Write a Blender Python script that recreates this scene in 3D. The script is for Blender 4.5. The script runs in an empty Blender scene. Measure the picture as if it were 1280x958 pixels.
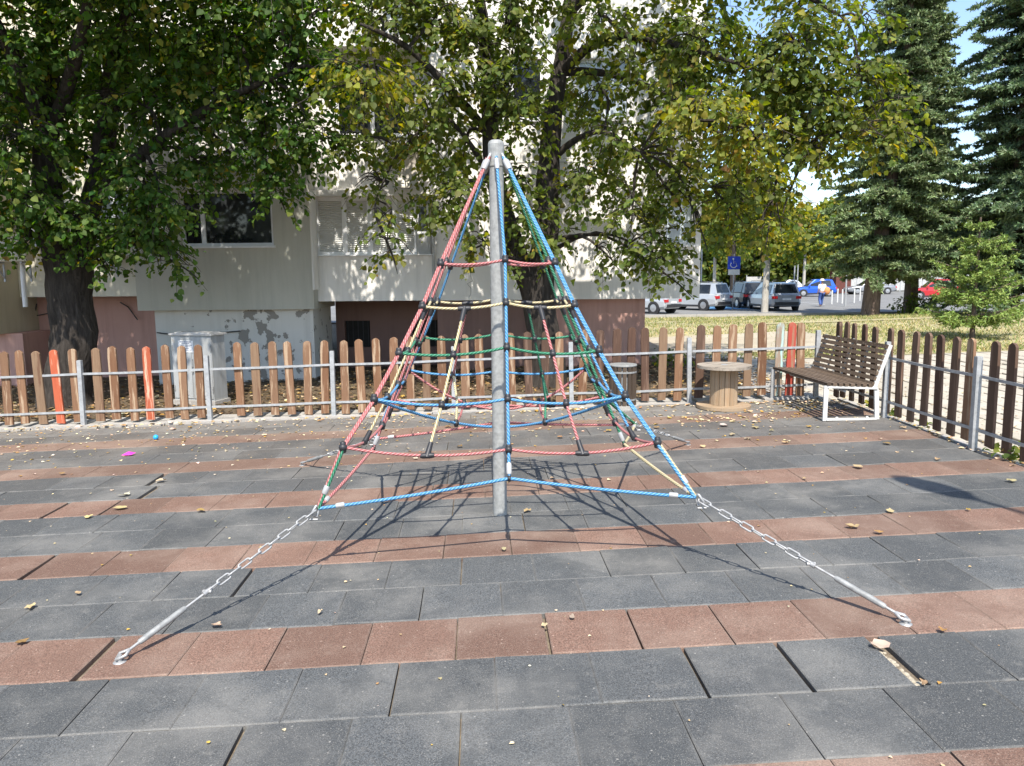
import bpy, bmesh, math, random
import numpy as np
from mathutils import Vector, Matrix
random.seed(7); rng = np.random.default_rng(11)
PI = math.pi
scene = bpy.context.scene
C = scene.collection

# ------------------------------------------------------------------ camera
FPX, IW, IH, CAMH = 960.0, 1280.0, 958.0, 2.0
TH = math.atan(134 / FPX); ROLL = math.atan(0.009)
CF = np.array([0, math.cos(TH), -math.sin(TH)]); _r = np.array([1.0, 0, 0]); _u = np.array([0, math.sin(TH), math.cos(TH)])
CR = math.cos(ROLL) * _r - math.sin(ROLL) * _u; CU = math.sin(ROLL) * _r + math.cos(ROLL) * _u
CAM = np.array([0, 0, CAMH])
cd = bpy.data.cameras.new('camera'); cam = bpy.data.objects.new('camera', cd); C.objects.link(cam)
cam.matrix_world = Matrix(((CR[0], CU[0], -CF[0], 0), (CR[1], CU[1], -CF[1], 0), (CR[2], CU[2], -CF[2], CAMH), (0, 0, 0, 1)))
cd.sensor_fit = 'HORIZONTAL'; cd.sensor_width = 36; cd.lens = FPX / IW * 36; cd.clip_start = 0.05; cd.clip_end = 3000
scene.camera = cam

# ------------------------------------------------------------------ light
SUN_EL, SUN_AZ = math.radians(55.0), math.radians(178.0)      # behind the camera, a little to its right
w = bpy.data.worlds.new('World'); scene.world = w; w.use_nodes = True
nt = w.node_tree; bg = nt.nodes['Background']
sky = nt.nodes.new('ShaderNodeTexSky'); sky.sky_type = 'NISHITA'; sky.sun_disc = False
sky.sun_elevation = SUN_EL; sky.sun_rotation = SUN_AZ; sky.air_density = 1.0; sky.dust_density = 0.7; sky.ozone_density = 1.5
nt.links.new(sky.outputs[0], bg.inputs[0]); bg.inputs[1].default_value = 0.135
ld = bpy.data.lights.new('sun', 'SUN'); ld.energy = 3.9; ld.angle = math.radians(0.53); ld.color = (1, .94, .85)
lo = bpy.data.objects.new('sun', ld); C.objects.link(lo)
sd = Vector((math.sin(SUN_AZ) * math.cos(SUN_EL), math.cos(SUN_AZ) * math.cos(SUN_EL), math.sin(SUN_EL)))
lo.rotation_euler = sd.to_track_quat('Z', 'Y').to_euler(); lo.location = sd * 60
vs = scene.view_settings; vs.view_transform = 'Standard'; vs.look = 'None'; vs.exposure = 1.06; vs.gamma = 1

# ------------------------------------------------------------------ measuring helpers (photo pixel -> place in the world)
TILT = 0.027
def g(x, y):                                    # height of the ground: it rises gently to the right
    t = np.clip((y - 26) / 16, 0, 1); t = t * t * (3 - 2 * t)
    return TILT * x * (1 - t) - 0.1 * t
def ray(px, py): return CF + CR * (px - IW / 2) / FPX - CU * (py - IH / 2) / FPX
def gp(px, py):
    d = ray(px, py); t = 1.0
    for i in range(200):
        P = CAM + d * t; t += (P[2] - g(P[0], P[1])) / max(.02, -d[2]) * .7
    return CAM + d * t
def at(px, py, Y):
    d = ray(px, py); return CAM + d * (Y / d[1])

# ------------------------------------------------------------------ mesh helpers
class MB:
    def __init__(s): s.v = []; s.f = []; s.m = []; s.uv = None
    def add(s, vs, fs, m=0):
        o = len(s.v); s.v += [tuple(map(float, p)) for p in vs]
        for f in fs: s.f.append(tuple(o + i for i in f)); s.m.append(m)
    def box(s, c, d, rz=0, m=0, rot=None):
        hx, hy, hz = d[0] / 2, d[1] / 2, d[2] / 2
        R = rot if rot is not None else Matrix.Rotation(rz, 3, 'Z')
        P = [Vector(c) + R @ Vector((sx * hx, sy * hy, sz * hz)) for sx in (-1, 1) for sy in (-1, 1) for sz in (-1, 1)]
        s.add(P, [(0, 1, 3, 2), (4, 6, 7, 5), (0, 4, 5, 1), (2, 3, 7, 6), (0, 2, 6, 4), (1, 5, 7, 3)], m); return s
    def box2(s, a, b, m=0):
        return s.box([(a[i] + b[i]) / 2 for i in range(3)], [abs(b[i] - a[i]) for i in range(3)], m=m)
    def bar(s, p, q, wd, th, m=0, up=(0, 0, 1)):
        p, q = Vector(p), Vector(q); x = (q - p); L = x.length; x = x / L
        upv = Vector(up)
        if abs(x.dot(upv)) > .99: upv = Vector((1, 0, 0))
        y = upv.cross(x).normalized(); z = x.cross(y)
        return s.box((p + q) / 2, (L, wd, th), rot=Matrix((x, y, z)).transposed(), m=m)
    def tube(s, pts, r, n=8, m=0, cap=True, uvs=False):
        pts = [Vector(p) for p in pts]; k = len(pts)
        rs = r if hasattr(r, '__len__') else [r] * k
        o = len(s.v); prev = None; L = 0
        for i, p in enumerate(pts):
            t = (pts[min(i + 1, k - 1)] - pts[max(i - 1, 0)]).normalized()
            if prev is None:
                a = Vector((0, 0, 1)) if abs(t.z) < .9 else Vector((1, 0, 0)); x = a.cross(t).normalized()
            else: x = (prev - t * prev.dot(t)).normalized()
            prev = x; y = t.cross(x)
            if i: L += (p - pts[i - 1]).length
            for j in range(n):
                a = 2 * PI * j / n; s.v.append(tuple(p + (x * math.cos(a) + y * math.sin(a)) * rs[i]))
                if uvs:
                    if s.uv is None: s.uv = {}
                    s.uv[len(s.v) - 1] = (j / n, L)
        for i in range(k - 1):
            for j in range(n):
                a, b = o + i * n + j, o + i * n + (j + 1) % n
                s.f.append((a, b, b + n, a + n)); s.m.append(m)
        if cap:
            for q in (0, k - 1):
                c0 = len(s.v); s.v += [s.v[o + q * n + j] for j in range(n)]; f_ = tuple(range(c0, c0 + n)); s.f.append(f_ if q else f_[::-1]); s.m.append(m)
        return s
    def lathe(s, c, prof, n=20, m=0, axis='z'):
        o = len(s.v); k = len(prof)
        for r, z in prof:
            for j in range(n):
                a = 2 * PI * j / n; p = (r * math.cos(a), r * math.sin(a), z)
                if axis == 'y': p = (p[0], p[2], p[1])
                if axis == 'x': p = (p[2], p[0], p[1])
                s.v.append((c[0] + p[0], c[1] + p[1], c[2] + p[2]))
        for i in range(k - 1):
            for j in range(n):
                a, b = o + i * n + j, o + i * n + (j + 1) % n
                s.f.append((a, b, b + n, a + n)); s.m.append(m)
        for q in (0, k - 1):
            c0 = len(s.v); s.v += [s.v[o + q * n + j] for j in range(n)]; f_ = tuple(range(c0, c0 + n)); s.f.append(f_ if q else f_[::-1]); s.m.append(m)
        return s
    def ball(s, c, r, n=10, m=0, sz=1):
        return s.lathe(c, [(r * math.sin(PI * (i + .02) / (6.04)), -r * sz * math.cos(PI * (i + .02) / 6.04)) for i in range(7)], n, m)
    def prism(s, poly, z0, z1, m=0):          # polygon in xy, extruded in z
        n = len(poly)
        s.add([(x, y, z0) for x, y in poly] + [(x, y, z1) for x, y in poly],
              [tuple(range(n))[::-1], tuple(range(n, 2 * n))] + [(i, (i + 1) % n, n + (i + 1) % n, n + i) for i in range(n)], m); return s
    def mesh(s, name, mats, off=(0, 0, 0), smooth=False):
        me = bpy.data.meshes.new(name)
        me.from_pydata([(x - off[0], y - off[1], z - off[2]) for x, y, z in s.v], [], s.f)
        for m in (mats if isinstance(mats, (list, tuple)) else [mats]): me.materials.append(m)
        me.polygons.foreach_set('material_index', s.m)
        if s.uv:
            ul = me.uv_layers.new(name='UVMap').data
            for p in me.polygons:
                us = [s.uv.get(me.loops[l].vertex_index, (0, 0)) for l in p.loop_indices]
                wrap = max(u[0] for u in us) - min(u[0] for u in us) > .5
                for l, u in zip(p.loop_indices, us):
                    ul[l].uv = (u[0] + 1 if wrap and u[0] < .5 else u[0], u[1])
        if smooth: me.polygons.foreach_set('use_smooth', [True] * len(me.polygons))
        me.validate(); me.update()
        return me

def tag(o, label=None, cat=None, group=None, kind=None):
    for k, v in (('label', label), ('category', cat), ('group', group), ('kind', kind)):
        if v: o[k] = v
    return o
def thing(name, loc, label, cat, group=None, rz=0):
    o = bpy.data.objects.new(name, None); C.objects.link(o); o.location = loc; o.rotation_euler = (0, 0, rz); o.empty_display_size = .1
    return tag(o, label, cat, group)
def wpos(p):
    v = Vector((0, 0, 0))
    while p is not None: v = v + Vector(p.location); p = p.parent
    return v
def obj(name, mb, mat, parent=None, world=False, smooth=False, loc=None, label=None):
    off = wpos(parent) if (world and parent is not None) else (0, 0, 0)
    me = mb if isinstance(mb, bpy.types.Mesh) else mb.mesh(name, mat, off, smooth)
    o = bpy.data.objects.new(name, me); C.objects.link(o); o.parent = parent
    if loc is not None: o.location = loc
    if label: o['label'] = label
    return o
def single(name, mb, mat, loc, label, cat, group=None, smooth=False):     # a thing that is one mesh, given in world coordinates
    o = bpy.data.objects.new(name, mb.mesh(name, mat, loc, smooth)); C.objects.link(o); o.location = loc
    return tag(o, label, cat, group)
def struct(name, mb, mat, smooth=False):
    o = obj(name, mb, mat, smooth=smooth); o['kind'] = 'structure'; return o
def copy_tree(o, parent=None):
    c = o.copy(); C.objects.link(c); c.parent = parent
    for ch in list(o.children): copy_tree(ch, c)
    return c
def npmesh(name, V, F, mat, col=None):          # big meshes from arrays: F is (n,3) or (n,4)
    me = bpy.data.meshes.new(name); n, k = F.shape
    me.vertices.add(len(V)); me.vertices.foreach_set('co', V.astype(np.float32).ravel())
    me.loops.add(n * k); me.loops.foreach_set('vertex_index', F.astype(np.int32).ravel())
    me.polygons.add(n); me.polygons.foreach_set('loop_start', np.arange(0, n * k, k, dtype=np.int32))
    if col is not None:
        a = me.attributes.new('tint', 'FLOAT_COLOR', 'POINT')
        a.data.foreach_set('color', np.concatenate([col, np.ones((len(col), 1))], 1).astype(np.float32).ravel())
    me.materials.append(mat); me.update(calc_edges=True); me.validate()
    return me

# ------------------------------------------------------------------ materials
class NT:
    def __init__(s, name):
        s.mat = bpy.data.materials.new(name); s.mat.use_nodes = True; s.t = s.mat.node_tree; s.b = s.t.nodes['Principled BSDF']
        s.out = s.t.nodes['Material Output']; s.tc = s.t.nodes.new('ShaderNodeTexCoord')
    def n(s, typ, **kw):
        nd = s.t.nodes.new('ShaderNode' + typ)
        for k, v in kw.items(): setattr(nd, k, v)
        return nd
    def l(s, a, b): s.t.links.new(a, b)
    def val(s, x, sock):
        if isinstance(x, (int, float)): sock.default_value = x
        elif isinstance(x, (tuple, list)): sock.default_value = tuple(x) + ((1,) if len(x) == 3 and len(sock.default_value) == 4 else ())
        else: s.l(x, sock)
    def coord(s, kind='Object', scale=(1, 1, 1)):
        if kind == 'World': src = s.n('NewGeometry').outputs['Position']
        else: src = s.tc.outputs[kind]
        if scale == (1, 1, 1): return src
        mp = s.n('Mapping'); mp.inputs['Scale'].default_value = scale; s.l(src, mp.inputs['Vector']); return mp.outputs[0]
    def noise(s, scale, detail=4, rough=.55, co=None, dist=0):
        nd = s.n('TexNoise'); nd.inputs['Scale'].default_value = scale; nd.inputs['Detail'].default_value = detail
        nd.inputs['Roughness'].default_value = rough; nd.inputs['Distortion'].default_value = dist
        s.l(co if co is not None else s.coord(), nd.inputs['Vector']); return nd.outputs['Fac']
    def ramp(s, fac, stops):
        r = s.n('ValToRGB'); el = r.color_ramp.elements
        while len(el) < len(stops): el.new(.5)
        for e, (p, c) in zip(el, stops): e.position = p; e.color = (c, c, c, 1) if isinstance(c, (int, float)) else tuple(c) + (1,)
        s.l(fac, r.inputs[0]); return r.outputs[0]
    def mix(s, fac, a, b, mode='MIX'):
        m = s.n('Mix', data_type='RGBA', blend_type=mode); s.val(fac, m.inputs[0]); s.val(a, m.inputs[6]); s.val(b, m.inputs[7]); return m.outputs[2]
    def math(s, op, a, b=0, c=0):
        m = s.n('Math', operation=op); s.val(a, m.inputs[0]); s.val(b, m.inputs[1]); s.val(c, m.inputs[2]); return m.outputs[0]
    def bump(s, h, strength=.3, dist=.01):
        b = s.n('Bump'); b.inputs['Strength'].default_value = strength; b.inputs['Distance'].default_value = dist; s.l(h, b.inputs['Height']); s.l(b.outputs[0], s.b.inputs['Normal'])
    def rnd(s): return s.n('ObjectInfo').outputs['Random']
    def base(s, c, rough=.6, metal=0, spec=None):
        s.val(c, s.b.inputs['Base Color']); s.val(rough, s.b.inputs['Roughness']); s.val(metal, s.b.inputs['Metallic'])
        if spec is not None: s.b.inputs['Specular IOR Level'].default_value = spec
        return s.mat
def lerp(c, k): return tuple(min(1, max(0, x * k)) for x in c)
def plain(name, c, rough=.6, metal=0, var=.18, scale=6, bump=.1, bscale=60, co='Object', spec=None):
    t = NT(name); k = t.noise(scale, 5, co=t.coord(co))
    col = t.mix(t.ramp(k, [(.3, 0), (.7, 1)]), lerp(c, 1 - var), lerp(c, 1 + var))
    if bump: t.bump(t.noise(bscale, 4, co=t.coord(co)), bump, .004)
    return t.base(col, rough, metal, spec)

def rubber(name, c, dust):
    t = NT(name); co = t.coord('World')
    a = t.mix(t.rnd(), lerp(c, .74), lerp(c, 1.28))
    speck = t.noise(120, 2, .75, co); sp2 = t.noise(210, 1, .5, co)
    a = t.mix(t.ramp(speck, [(.36, 0), (.62, 1)]), lerp(c, .42), a)
    a = t.mix(t.math('MULTIPLY', t.ramp(sp2, [(.60, 0), (.70, 1)]), .75), a, dust)
    big = t.noise(1.1, 6, .6, co); mid = t.noise(9, 6, .7, co)
    a = t.mix(t.math('MULTIPLY', t.ramp(big, [(.46, 0), (.66, 1)]), .42), a, dust)
    a = t.mix(t.math('MULTIPLY', t.ramp(t.noise(2.3, 7, .7, co, .8), [(.5, 0), (.6, 1)]), .4), a, lerp(c, .62))
    a = t.mix(t.math('MULTIPLY', t.ramp(mid, [(.58, 0), (.8, 1)]), .45), a, dust)
    fl = t.n('TexVoronoi'); fl.inputs['Scale'].default_value = 14; t.l(co, fl.inputs['Vector'])
    a = t.mix(t.math('MULTIPLY', t.ramp(fl.outputs['Distance'], [(.04, 1), (.09, 0)]), .5), a, lerp(dust, 1.7))
    wy = t.n('SeparateXYZ'); t.l(co, wy.inputs[0])                                   # leaf dust trodden in near the back fence
    near = t.math('MULTIPLY', t.ramp(t.math('MULTIPLY_ADD', wy.outputs[1], .2, -1.35), [(0, 0), (.85, 1)]), t.ramp(t.noise(1.7, 6, .7, co), [(.3, .25), (.65, 1)]))
    a = t.mix(t.math('MULTIPLY', near, .42), a, (.20, .155, .115))
    ob = t.n('SeparateXYZ'); t.l(t.tc.outputs['Object'], ob.inputs[0])             # worn, dusty rims of each tile
    ed = t.math('MAXIMUM', t.math('ABSOLUTE', ob.outputs[0]), t.math('ABSOLUTE', ob.outputs[1]))
    ed = t.math('MULTIPLY', t.ramp(ed, [(.234, 0), (.2485, 1)]), t.ramp(t.noise(6, 5, .7, co), [(.35, .1), (.65, .9)]))
    a = t.mix(t.math('MULTIPLY', ed, .5), a, dust)
    t.bump(t.math('ADD', speck, t.math('MULTIPLY', mid, .6)), .55, .006)
    return t.base(a, .85, 0, .35)
M = {}
M['tile_dark'] = rubber('dark_rubber', (.093, .099, .102), (.25, .238, .215))
M['tile_red'] = rubber('red_rubber', (.205, .120, .088), (.32, .245, .195))
def dirt(name, a, b, c, s1=1.5, s2=25, bump=.6):
    t = NT(name); co = t.coord('World')
    col = t.mix(t.ramp(t.noise(s1, 6, .65, co), [(.35, 0), (.65, 1)]), a, b)
    col = t.mix(t.ramp(t.noise(s2, 5, .7, co), [(.5, 0), (.72, 1)]), col, c)
    t.bump(t.noise(s2 * 1.5, 5, .7, co), bump, .03); return t.base(col, .95, 0, .2)
M['dust'] = dirt('joint_dust', (.15, .12, .09), (.22, .18, .13), (.32, .27, .2))
M['soil'] = dirt('litter_soil', (.075, .055, .038), (.12, .09, .06), (.24, .18, .1))
M['sand'] = dirt('sandy_path', (.33, .29, .22), (.42, .37, .28), (.5, .45, .36), .8)
M['lawn'] = dirt('dry_lawn', (.27, .25, .125), (.38, .33, .19), (.46, .40, .26), .5, 12)
M['concrete'] = dirt('concrete', (.30, .285, .26), (.38, .36, .33), (.46, .44, .41), 2, 40, .3)
M['asphalt'] = dirt('asphalt', (.16, .16, .16), (.2, .2, .195), (.25, .245, .235), .4, 60, .2)
M['paver'] = None
t = NT('concrete_paver'); co = t.coord('World')
a = t.mix(t.rnd(), (.38, .345, .28), (.45, .41, .34)); a = t.mix(t.math('MULTIPLY', t.ramp(t.noise(3, 6, .7, co), [(.45, 0), (.7, 1)]), .5), a, (.25, .22, .17))
t.bump(t.noise(80, 4, .6, co), .3, .004); M['paver'] = t.base(a, .9, 0, .25)

def wood(name, c, c2, chip=None, objrand=True, grain=(40, 40, 3), rough=.75):
    t = NT(name); co = t.coord('Object', grain)
    r = t.rnd()
    off = t.n('VectorMath', operation='ADD'); t.l(co, off.inputs[0]); cmb = t.n('CombineXYZ'); t.l(t.math('MULTIPLY', r, 37), cmb.inputs[0]); t.l(cmb.outputs[0], off.inputs[1]); co = off.outputs[0]
    k = t.noise(1.0, 6, .65, co, .4)
    a = t.mix(t.ramp(k, [(.3, 0), (.7, 1)]), c, c2)
    a = t.mix(t.math('MULTIPLY', r, .6), a, lerp(c, .55)); r2 = t.math('FRACT', t.math('MULTIPLY', r, 7.31)); a = t.mix(t.math('MULTIPLY', r2, .4), a, tuple(.5 * x + .5 * y for x, y in zip(c2, (.3, .22, .15))))
    if chip:
        k2 = t.noise(.45, 6, .7, co)
        a = t.mix(t.ramp(k2, [(.53, 0), (.6, 1)]), a, chip)
    t.bump(k, .35, .004); return t.base(a, rough, 0, .3)
M['picket'] = wood('stained_picket', (.155, .072, .036), (.245, .13, .07), (.37, .265, .175))
M['picket_dark'] = wood('dark_picket', (.062, .032, .022), (.105, .056, .036), (.16, .10, .07))
M['picket_orange'] = wood('orange_picket', (.40, .075, .03), (.50, .12, .055), (.6, .36, .25))
M['picket_red'] = wood('red_picket', (.42, .06, .04), (.5, .09, .06), (.3, .16, .1))
M['picket_pale'] = wood('bare_picket', (.17, .10, .06), (.25, .165, .10), (.14, .075, .045))
M['picket_mint'] = wood('mint_picket', (.26, .16, .1), (.36, .3, .24), (.36, .52, .48))
M['slat'] = wood('bench_slat', (.06, .04, .028), (.11, .078, .055), (.17, .13, .1), grain=(6, 60, 60))
M['stave'] = wood('spool_stave', (.33, .24, .15), (.45, .34, .23), (.33, .22, .13))
M['spool_top'] = wood('weathered_board', (.25, .22, .18), (.42, .37, .31), (.14, .12, .1), grain=(3, 25, 25))
M['bin_slat'] = wood('bin_slat', (.03, .02, .015), (.055, .04, .03), (.12, .10, .08))
M['galv'] = plain('galvanised_steel', (.36, .37, .375), .55, .25, .2, 18, .15, 90)
M['galv_pole'] = plain('galvanised_pole', (.29, .295, .285), .6, .1, .22, 30, .25, 120)
M['galv_dull'] = plain('dull_zinc', (.26, .265, .26), .6, .2, .25, 25, .15, 90)
M['steel'] = plain('zinc_chain', (.36, .36, .355), .5, .4, .25, 30, .05)
M['white_paint'] = plain('white_painted_steel', (.60, .60, .58), .45, 0, .08, 9, .05)
M['black_rubber'] = plain('black_plastic', (.022, .022, .025), .5, 0, .3, 30, .1)
def rope(name, c, fleck):
    t = NT(name); sp = t.n('SeparateXYZ'); t.l(t.tc.outputs['UV'], sp.inputs[0])
    u, v = sp.outputs[0], sp.outputs[1]
    d1 = t.math('FRACT', t.math('ADD', t.math('MULTIPLY', u, 3), t.math('MULTIPLY', v, 34)))
    d2 = t.math('FRACT', t.math('SUBTRACT', t.math('MULTIPLY', v, 34), t.math('MULTIPLY', u, 3)))
    s1 = t.math('ABSOLUTE', t.math('SUBTRACT', d1, .5)); s2 = t.math('ABSOLUTE', t.math('SUBTRACT', d2, .5))
    br = t.math('MULTIPLY', s1, t.math('ADD', s2, .6))
    a = t.mix(t.ramp(br, [(.12, 0), (.3, 1)]), lerp(c, .62), c)
    a = t.mix(t.ramp(d1, [(.80, 0), (.84, 1)]), a, fleck)
    a = t.mix(t.math('MULTIPLY', t.ramp(t.noise(7, 5, .7, t.coord('World')), [(.45, 0), (.7, 1)]), .3), a, lerp(c, .7))
    t.bump(br, .8, .006); return t.base(a, .75, 0, .3)
M['red'] = rope('red_rope', (.44, .135, .135), (.56, .36, .34))
M['blue'] = rope('blue_rope', (.07, .26, .50), (.24, .42, .58))
M['green'] = rope('green_rope', (.025, .19, .10), (.16, .33, .24))
M['yellow'] = rope('beige_rope', (.52, .43, .23), (.66, .62, .50))
M['ferrule'] = plain('ferrule', (.42, .42, .42), .4, .2, .1)

def plaster(name, c, c2, stain, bump=.3, streak=True, peel=None):
    t = NT(name); co = t.coord('World')
    a = t.mix(t.ramp(t.noise(.7, 6, .6, co), [(.3, 0), (.7, 1)]), c, c2)
    if streak:
        st = t.noise(1, 6, .7, t.coord('World', (5, 5, .35)))
        a = t.mix(t.math('MULTIPLY', t.ramp(st, [(.48, 0), (.75, 1)]), .45), a, stain)
    if peel:
        sp = t.n('SeparateXYZ'); t.l(co, sp.inputs[0])
        k = t.noise(3.6, 7, .58, co)
        m = t.math('ABSOLUTE', t.math('SUBTRACT', sp.outputs[0], peel[0])); m = t.math('MULTIPLY', m, peel[1])
        k = t.math('SUBTRACT', k, m)
        a = t.mix(t.ramp(k, [(.505, 0), (.515, 1)]), a, (.27, .25, .22))
        t.bump(t.ramp(k, [(.505, 1), (.515, 0)]), .6, .01)
    else: t.bump(t.noise(55, 5, .6, co), bump, .006)
    return t.base(a, .9, 0, .25)
M['white_wall'] = plaster('white_plaster', (.75, .72, .665), (.80, .77, .72), (.45, .44, .42))
M['olive_wall'] = plaster('olive_grey_plaster', (.45, .435, .37), (.51, .495, .425), (.30, .29, .245))
M['cream_wall'] = plaster('cream_plaster', (.62, .58, .46), (.70, .66, .54), (.42, .38, .3))
M['beige_wall'] = plaster('beige_plaster', (.50, .44, .31), (.56, .5, .37), (.35, .3, .2))
M['pink_wall'] = plaster('pink_plaster', (.47, .27, .22), (.53, .32, .265), (.24, .12, .1))
M['peel_wall'] = plaster('peeling_white_plaster', (.60, .58, .53), (.66, .64, .59), (.45, .43, .39), peel=(-5.25, .10))
M['shaded_pink'] = plaster('shaded_pink_plaster', (.20, .125, .105), (.25, .155, .13), (.13, .08, .07))  # the pink plaster again, with shade put into its colour
M['grey_panel'] = plain('grey_panel', (.42, .42, .41), .7)
M['pvc'] = plain('white_pvc', (.74, .74, .74), .35, 0, .04, 5, 0)
M['shutter'] = plain('shutter_aluminium', (.56, .56, .53), .45, .1, .06, 3, 0)
t = NT('window_glass'); M['glass'] = t.base(t.mix(t.ramp(t.noise(1.3, 4, .6, t.coord('World')), [(.4, 0), (.7, 1)]), (.012, .014, .016), (.045, .05, .052)), .06, 0, .6)
t = NT('curtained_glass'); M['curtain'] = t.base(t.mix(t.noise(9, 3, .5, t.coord('World', (1, 1, .1))), (.42, .48, .53), (.62, .68, .72)), .12, 0, .6)
M['wood_panel'] = plain('brown_panel', (.30, .15, .06), .6)
t = NT('cabinet_grey'); a_ = t.mix(t.ramp(t.noise(1, 6, .7, t.coord('Object', (9, 9, .8))), [(.4, 0), (.75, 1)]), (.37, .385, .385), (.25, .25, .235)); a_ = t.mix(t.ramp(t.noise(5, 6, .7), [(.6, 0), (.72, 1)]), a_, (.30, .27, .22)); M['cab'] = t.base(a_, .55, .05)
M['cab_roof'] = plain('cabinet_roof', (.40, .39, .37), .6)
M['paper'] = plain('paper', (.72, .72, .71), .8, 0, .05)
M['ink'] = plain('ink', (.18, .2, .25), .8)
M['cable'] = plain('black_cable', (.03, .03, .03), .6)
M['dishm'] = plain('dish_beige', (.55, .5, .42), .5)
M['void'] = plain('dark_room', (.03, .028, .026), .95)

def bark(name, c, c2, sc=(9, 9, 1.6)):
    t = NT(name); k = t.noise(1.6, 8, .7, t.coord('World', sc), .6)
    a = t.mix(t.ramp(k, [(.32, 0), (.66, 1)]), c, c2); t.bump(k, 1.0, .05); return t.base(a, .95, 0, .2)
M['bark'] = bark('linden_bark', (.022, .018, .015), (.075, .064, .055))
M['bark_red'] = bark('spruce_bark', (.07, .05, .04), (.24, .18, .145))
M['bark_pale'] = bark('pale_bark', (.34, .31, .26), (.55, .52, .46))
def leafmat(name, trans=.52, rough=.58):
    t = NT(name); at_ = t.n('Attribute'); at_.attribute_name = 'tint'; col = at_.outputs['Color']
    t.base(col, rough, 0, .25)
    tr = t.n('BsdfTranslucent'); hs = t.n('HueSaturation'); hs.inputs['Hue'].default_value = .495; hs.inputs['Saturation'].default_value = 1.25; hs.inputs['Value'].default_value = 1.6
    t.l(col, hs.inputs['Color']); t.l(hs.outputs[0], tr.inputs['Color'])
    mx = t.n('MixShader'); mx.inputs[0].default_value = trans; t.l(t.b.outputs[0], mx.inputs[1]); t.l(tr.outputs[0], mx.inputs[2]); t.l(mx.outputs[0], t.out.inputs[0])
    return t.mat
M['leaf'] = leafmat('leaf'); M['needle'] = leafmat('needle', .12, .6); M['blade'] = leafmat('grass_blade', .25, .7); M['dryleaf'] = leafmat('dry_leaf', .1, .75)

# ------------------------------------------------------------------ ground and other sheets
def sheet(name, x0, x1, y0, y1, mat, dz, step=1.0, fn=None):
    nx = max(1, int((x1 - x0) / step)); ny = max(1, int((y1 - y0) / step)); mb = MB()
    for j in range(ny + 1):
        for i in range(nx + 1):
            x = x0 + (x1 - x0) * i / nx; y = y0 + (y1 - y0) * j / ny
            if fn: x, y = fn(x, y)
            mb.v.append((x, y, float(g(x, y)) + dz))
    for j in range(ny):
        for i in range(nx):
            a = j * (nx + 1) + i; mb.f.append((a, a + 1, a + nx + 2, a + nx + 1)); mb.m.append(0)
    return struct(name, mb, mat, True)
xs = [-1500, -400, -120, -60] + list(range(-40, 61, 2)) + [90, 160, 500, 1500]; ys = [-600, -100, -20] + list(range(-6, 60, 2)) + [80, 120, 200, 500, 2000]
gm = MB()
for y in ys:
    for x in xs: gm.v.append((x, y, float(g(max(-60, min(60, x)), y)) - .12))
for j in range(len(ys) - 1):
    for i in range(len(xs) - 1):
        a = j * len(xs) + i; gm.f.append((a, a + 1, a + len(xs) + 1, a + len(xs))); gm.m.append(0)
struct('ground', gm, M['soil'], True)
sheet('joint_bed', -9.6, 4.92, 1.0, 11.32, M['dust'], -.036, .5)
sheet('planting_soil', -16, 4.2, 11.6, 18.6, M['soil'], -.03, .5)
sheet('shaded_path', 4.2, 5.6, 11.62, 19, M['concrete'], -.04, .5)
sheet('lawn', 2.9, 60, 17.0, 37.4, M['lawn'], -.05, .7)
sheet('sandy_path', 3.2, 9, 18.2, 23.5, M['sand'], -.028, .5, lambda x, y: (x, y + .12 * (x - 4)))
sheet('footpath', 9, 58, 27.4, 28.3, M['lawn'], -.03, .7)
sheet('paving_bed', 5.02, 16, 2.0, 17.2, M['dust'], -.062, .5)
sheet('car_park', -30, 120, 37.6, 96, M['asphalt'], -.06, 2.0)

# kerbs
kb = MB()
for i in range(14):
    x0 = -9.2 + i * 1.0; 
    for (a, b) in [(x0 + .006, x0 + .994)]:
        z = float(g(x0 + .5, 11.5)) + random.uniform(-.004, .004)
        kb.box(((a + b) / 2, 11.60 + .012 * (x0 + 4), z - .06), (b - a, .56, .15))
struct('kerb', kb, M['concrete'])
kb = MB()
for i in range(10):
    y0 = 1.4 + i; z = float(g(4.97, y0 + .5)); kb.box((4.985 - .012 * (y0 - 6), y0 + .5, z - .062), (.09, .988, .13))
struct('kerb', kb, M['concrete'])
kb = MB()
for i in range(40): kb.box((3 + i * 1.5 + .75, 37.5, float(g(3 + i * 1.5, 37.5)) - .0), (1.49, .14, .2))
struct('kerb', kb, M['concrete'])

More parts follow.
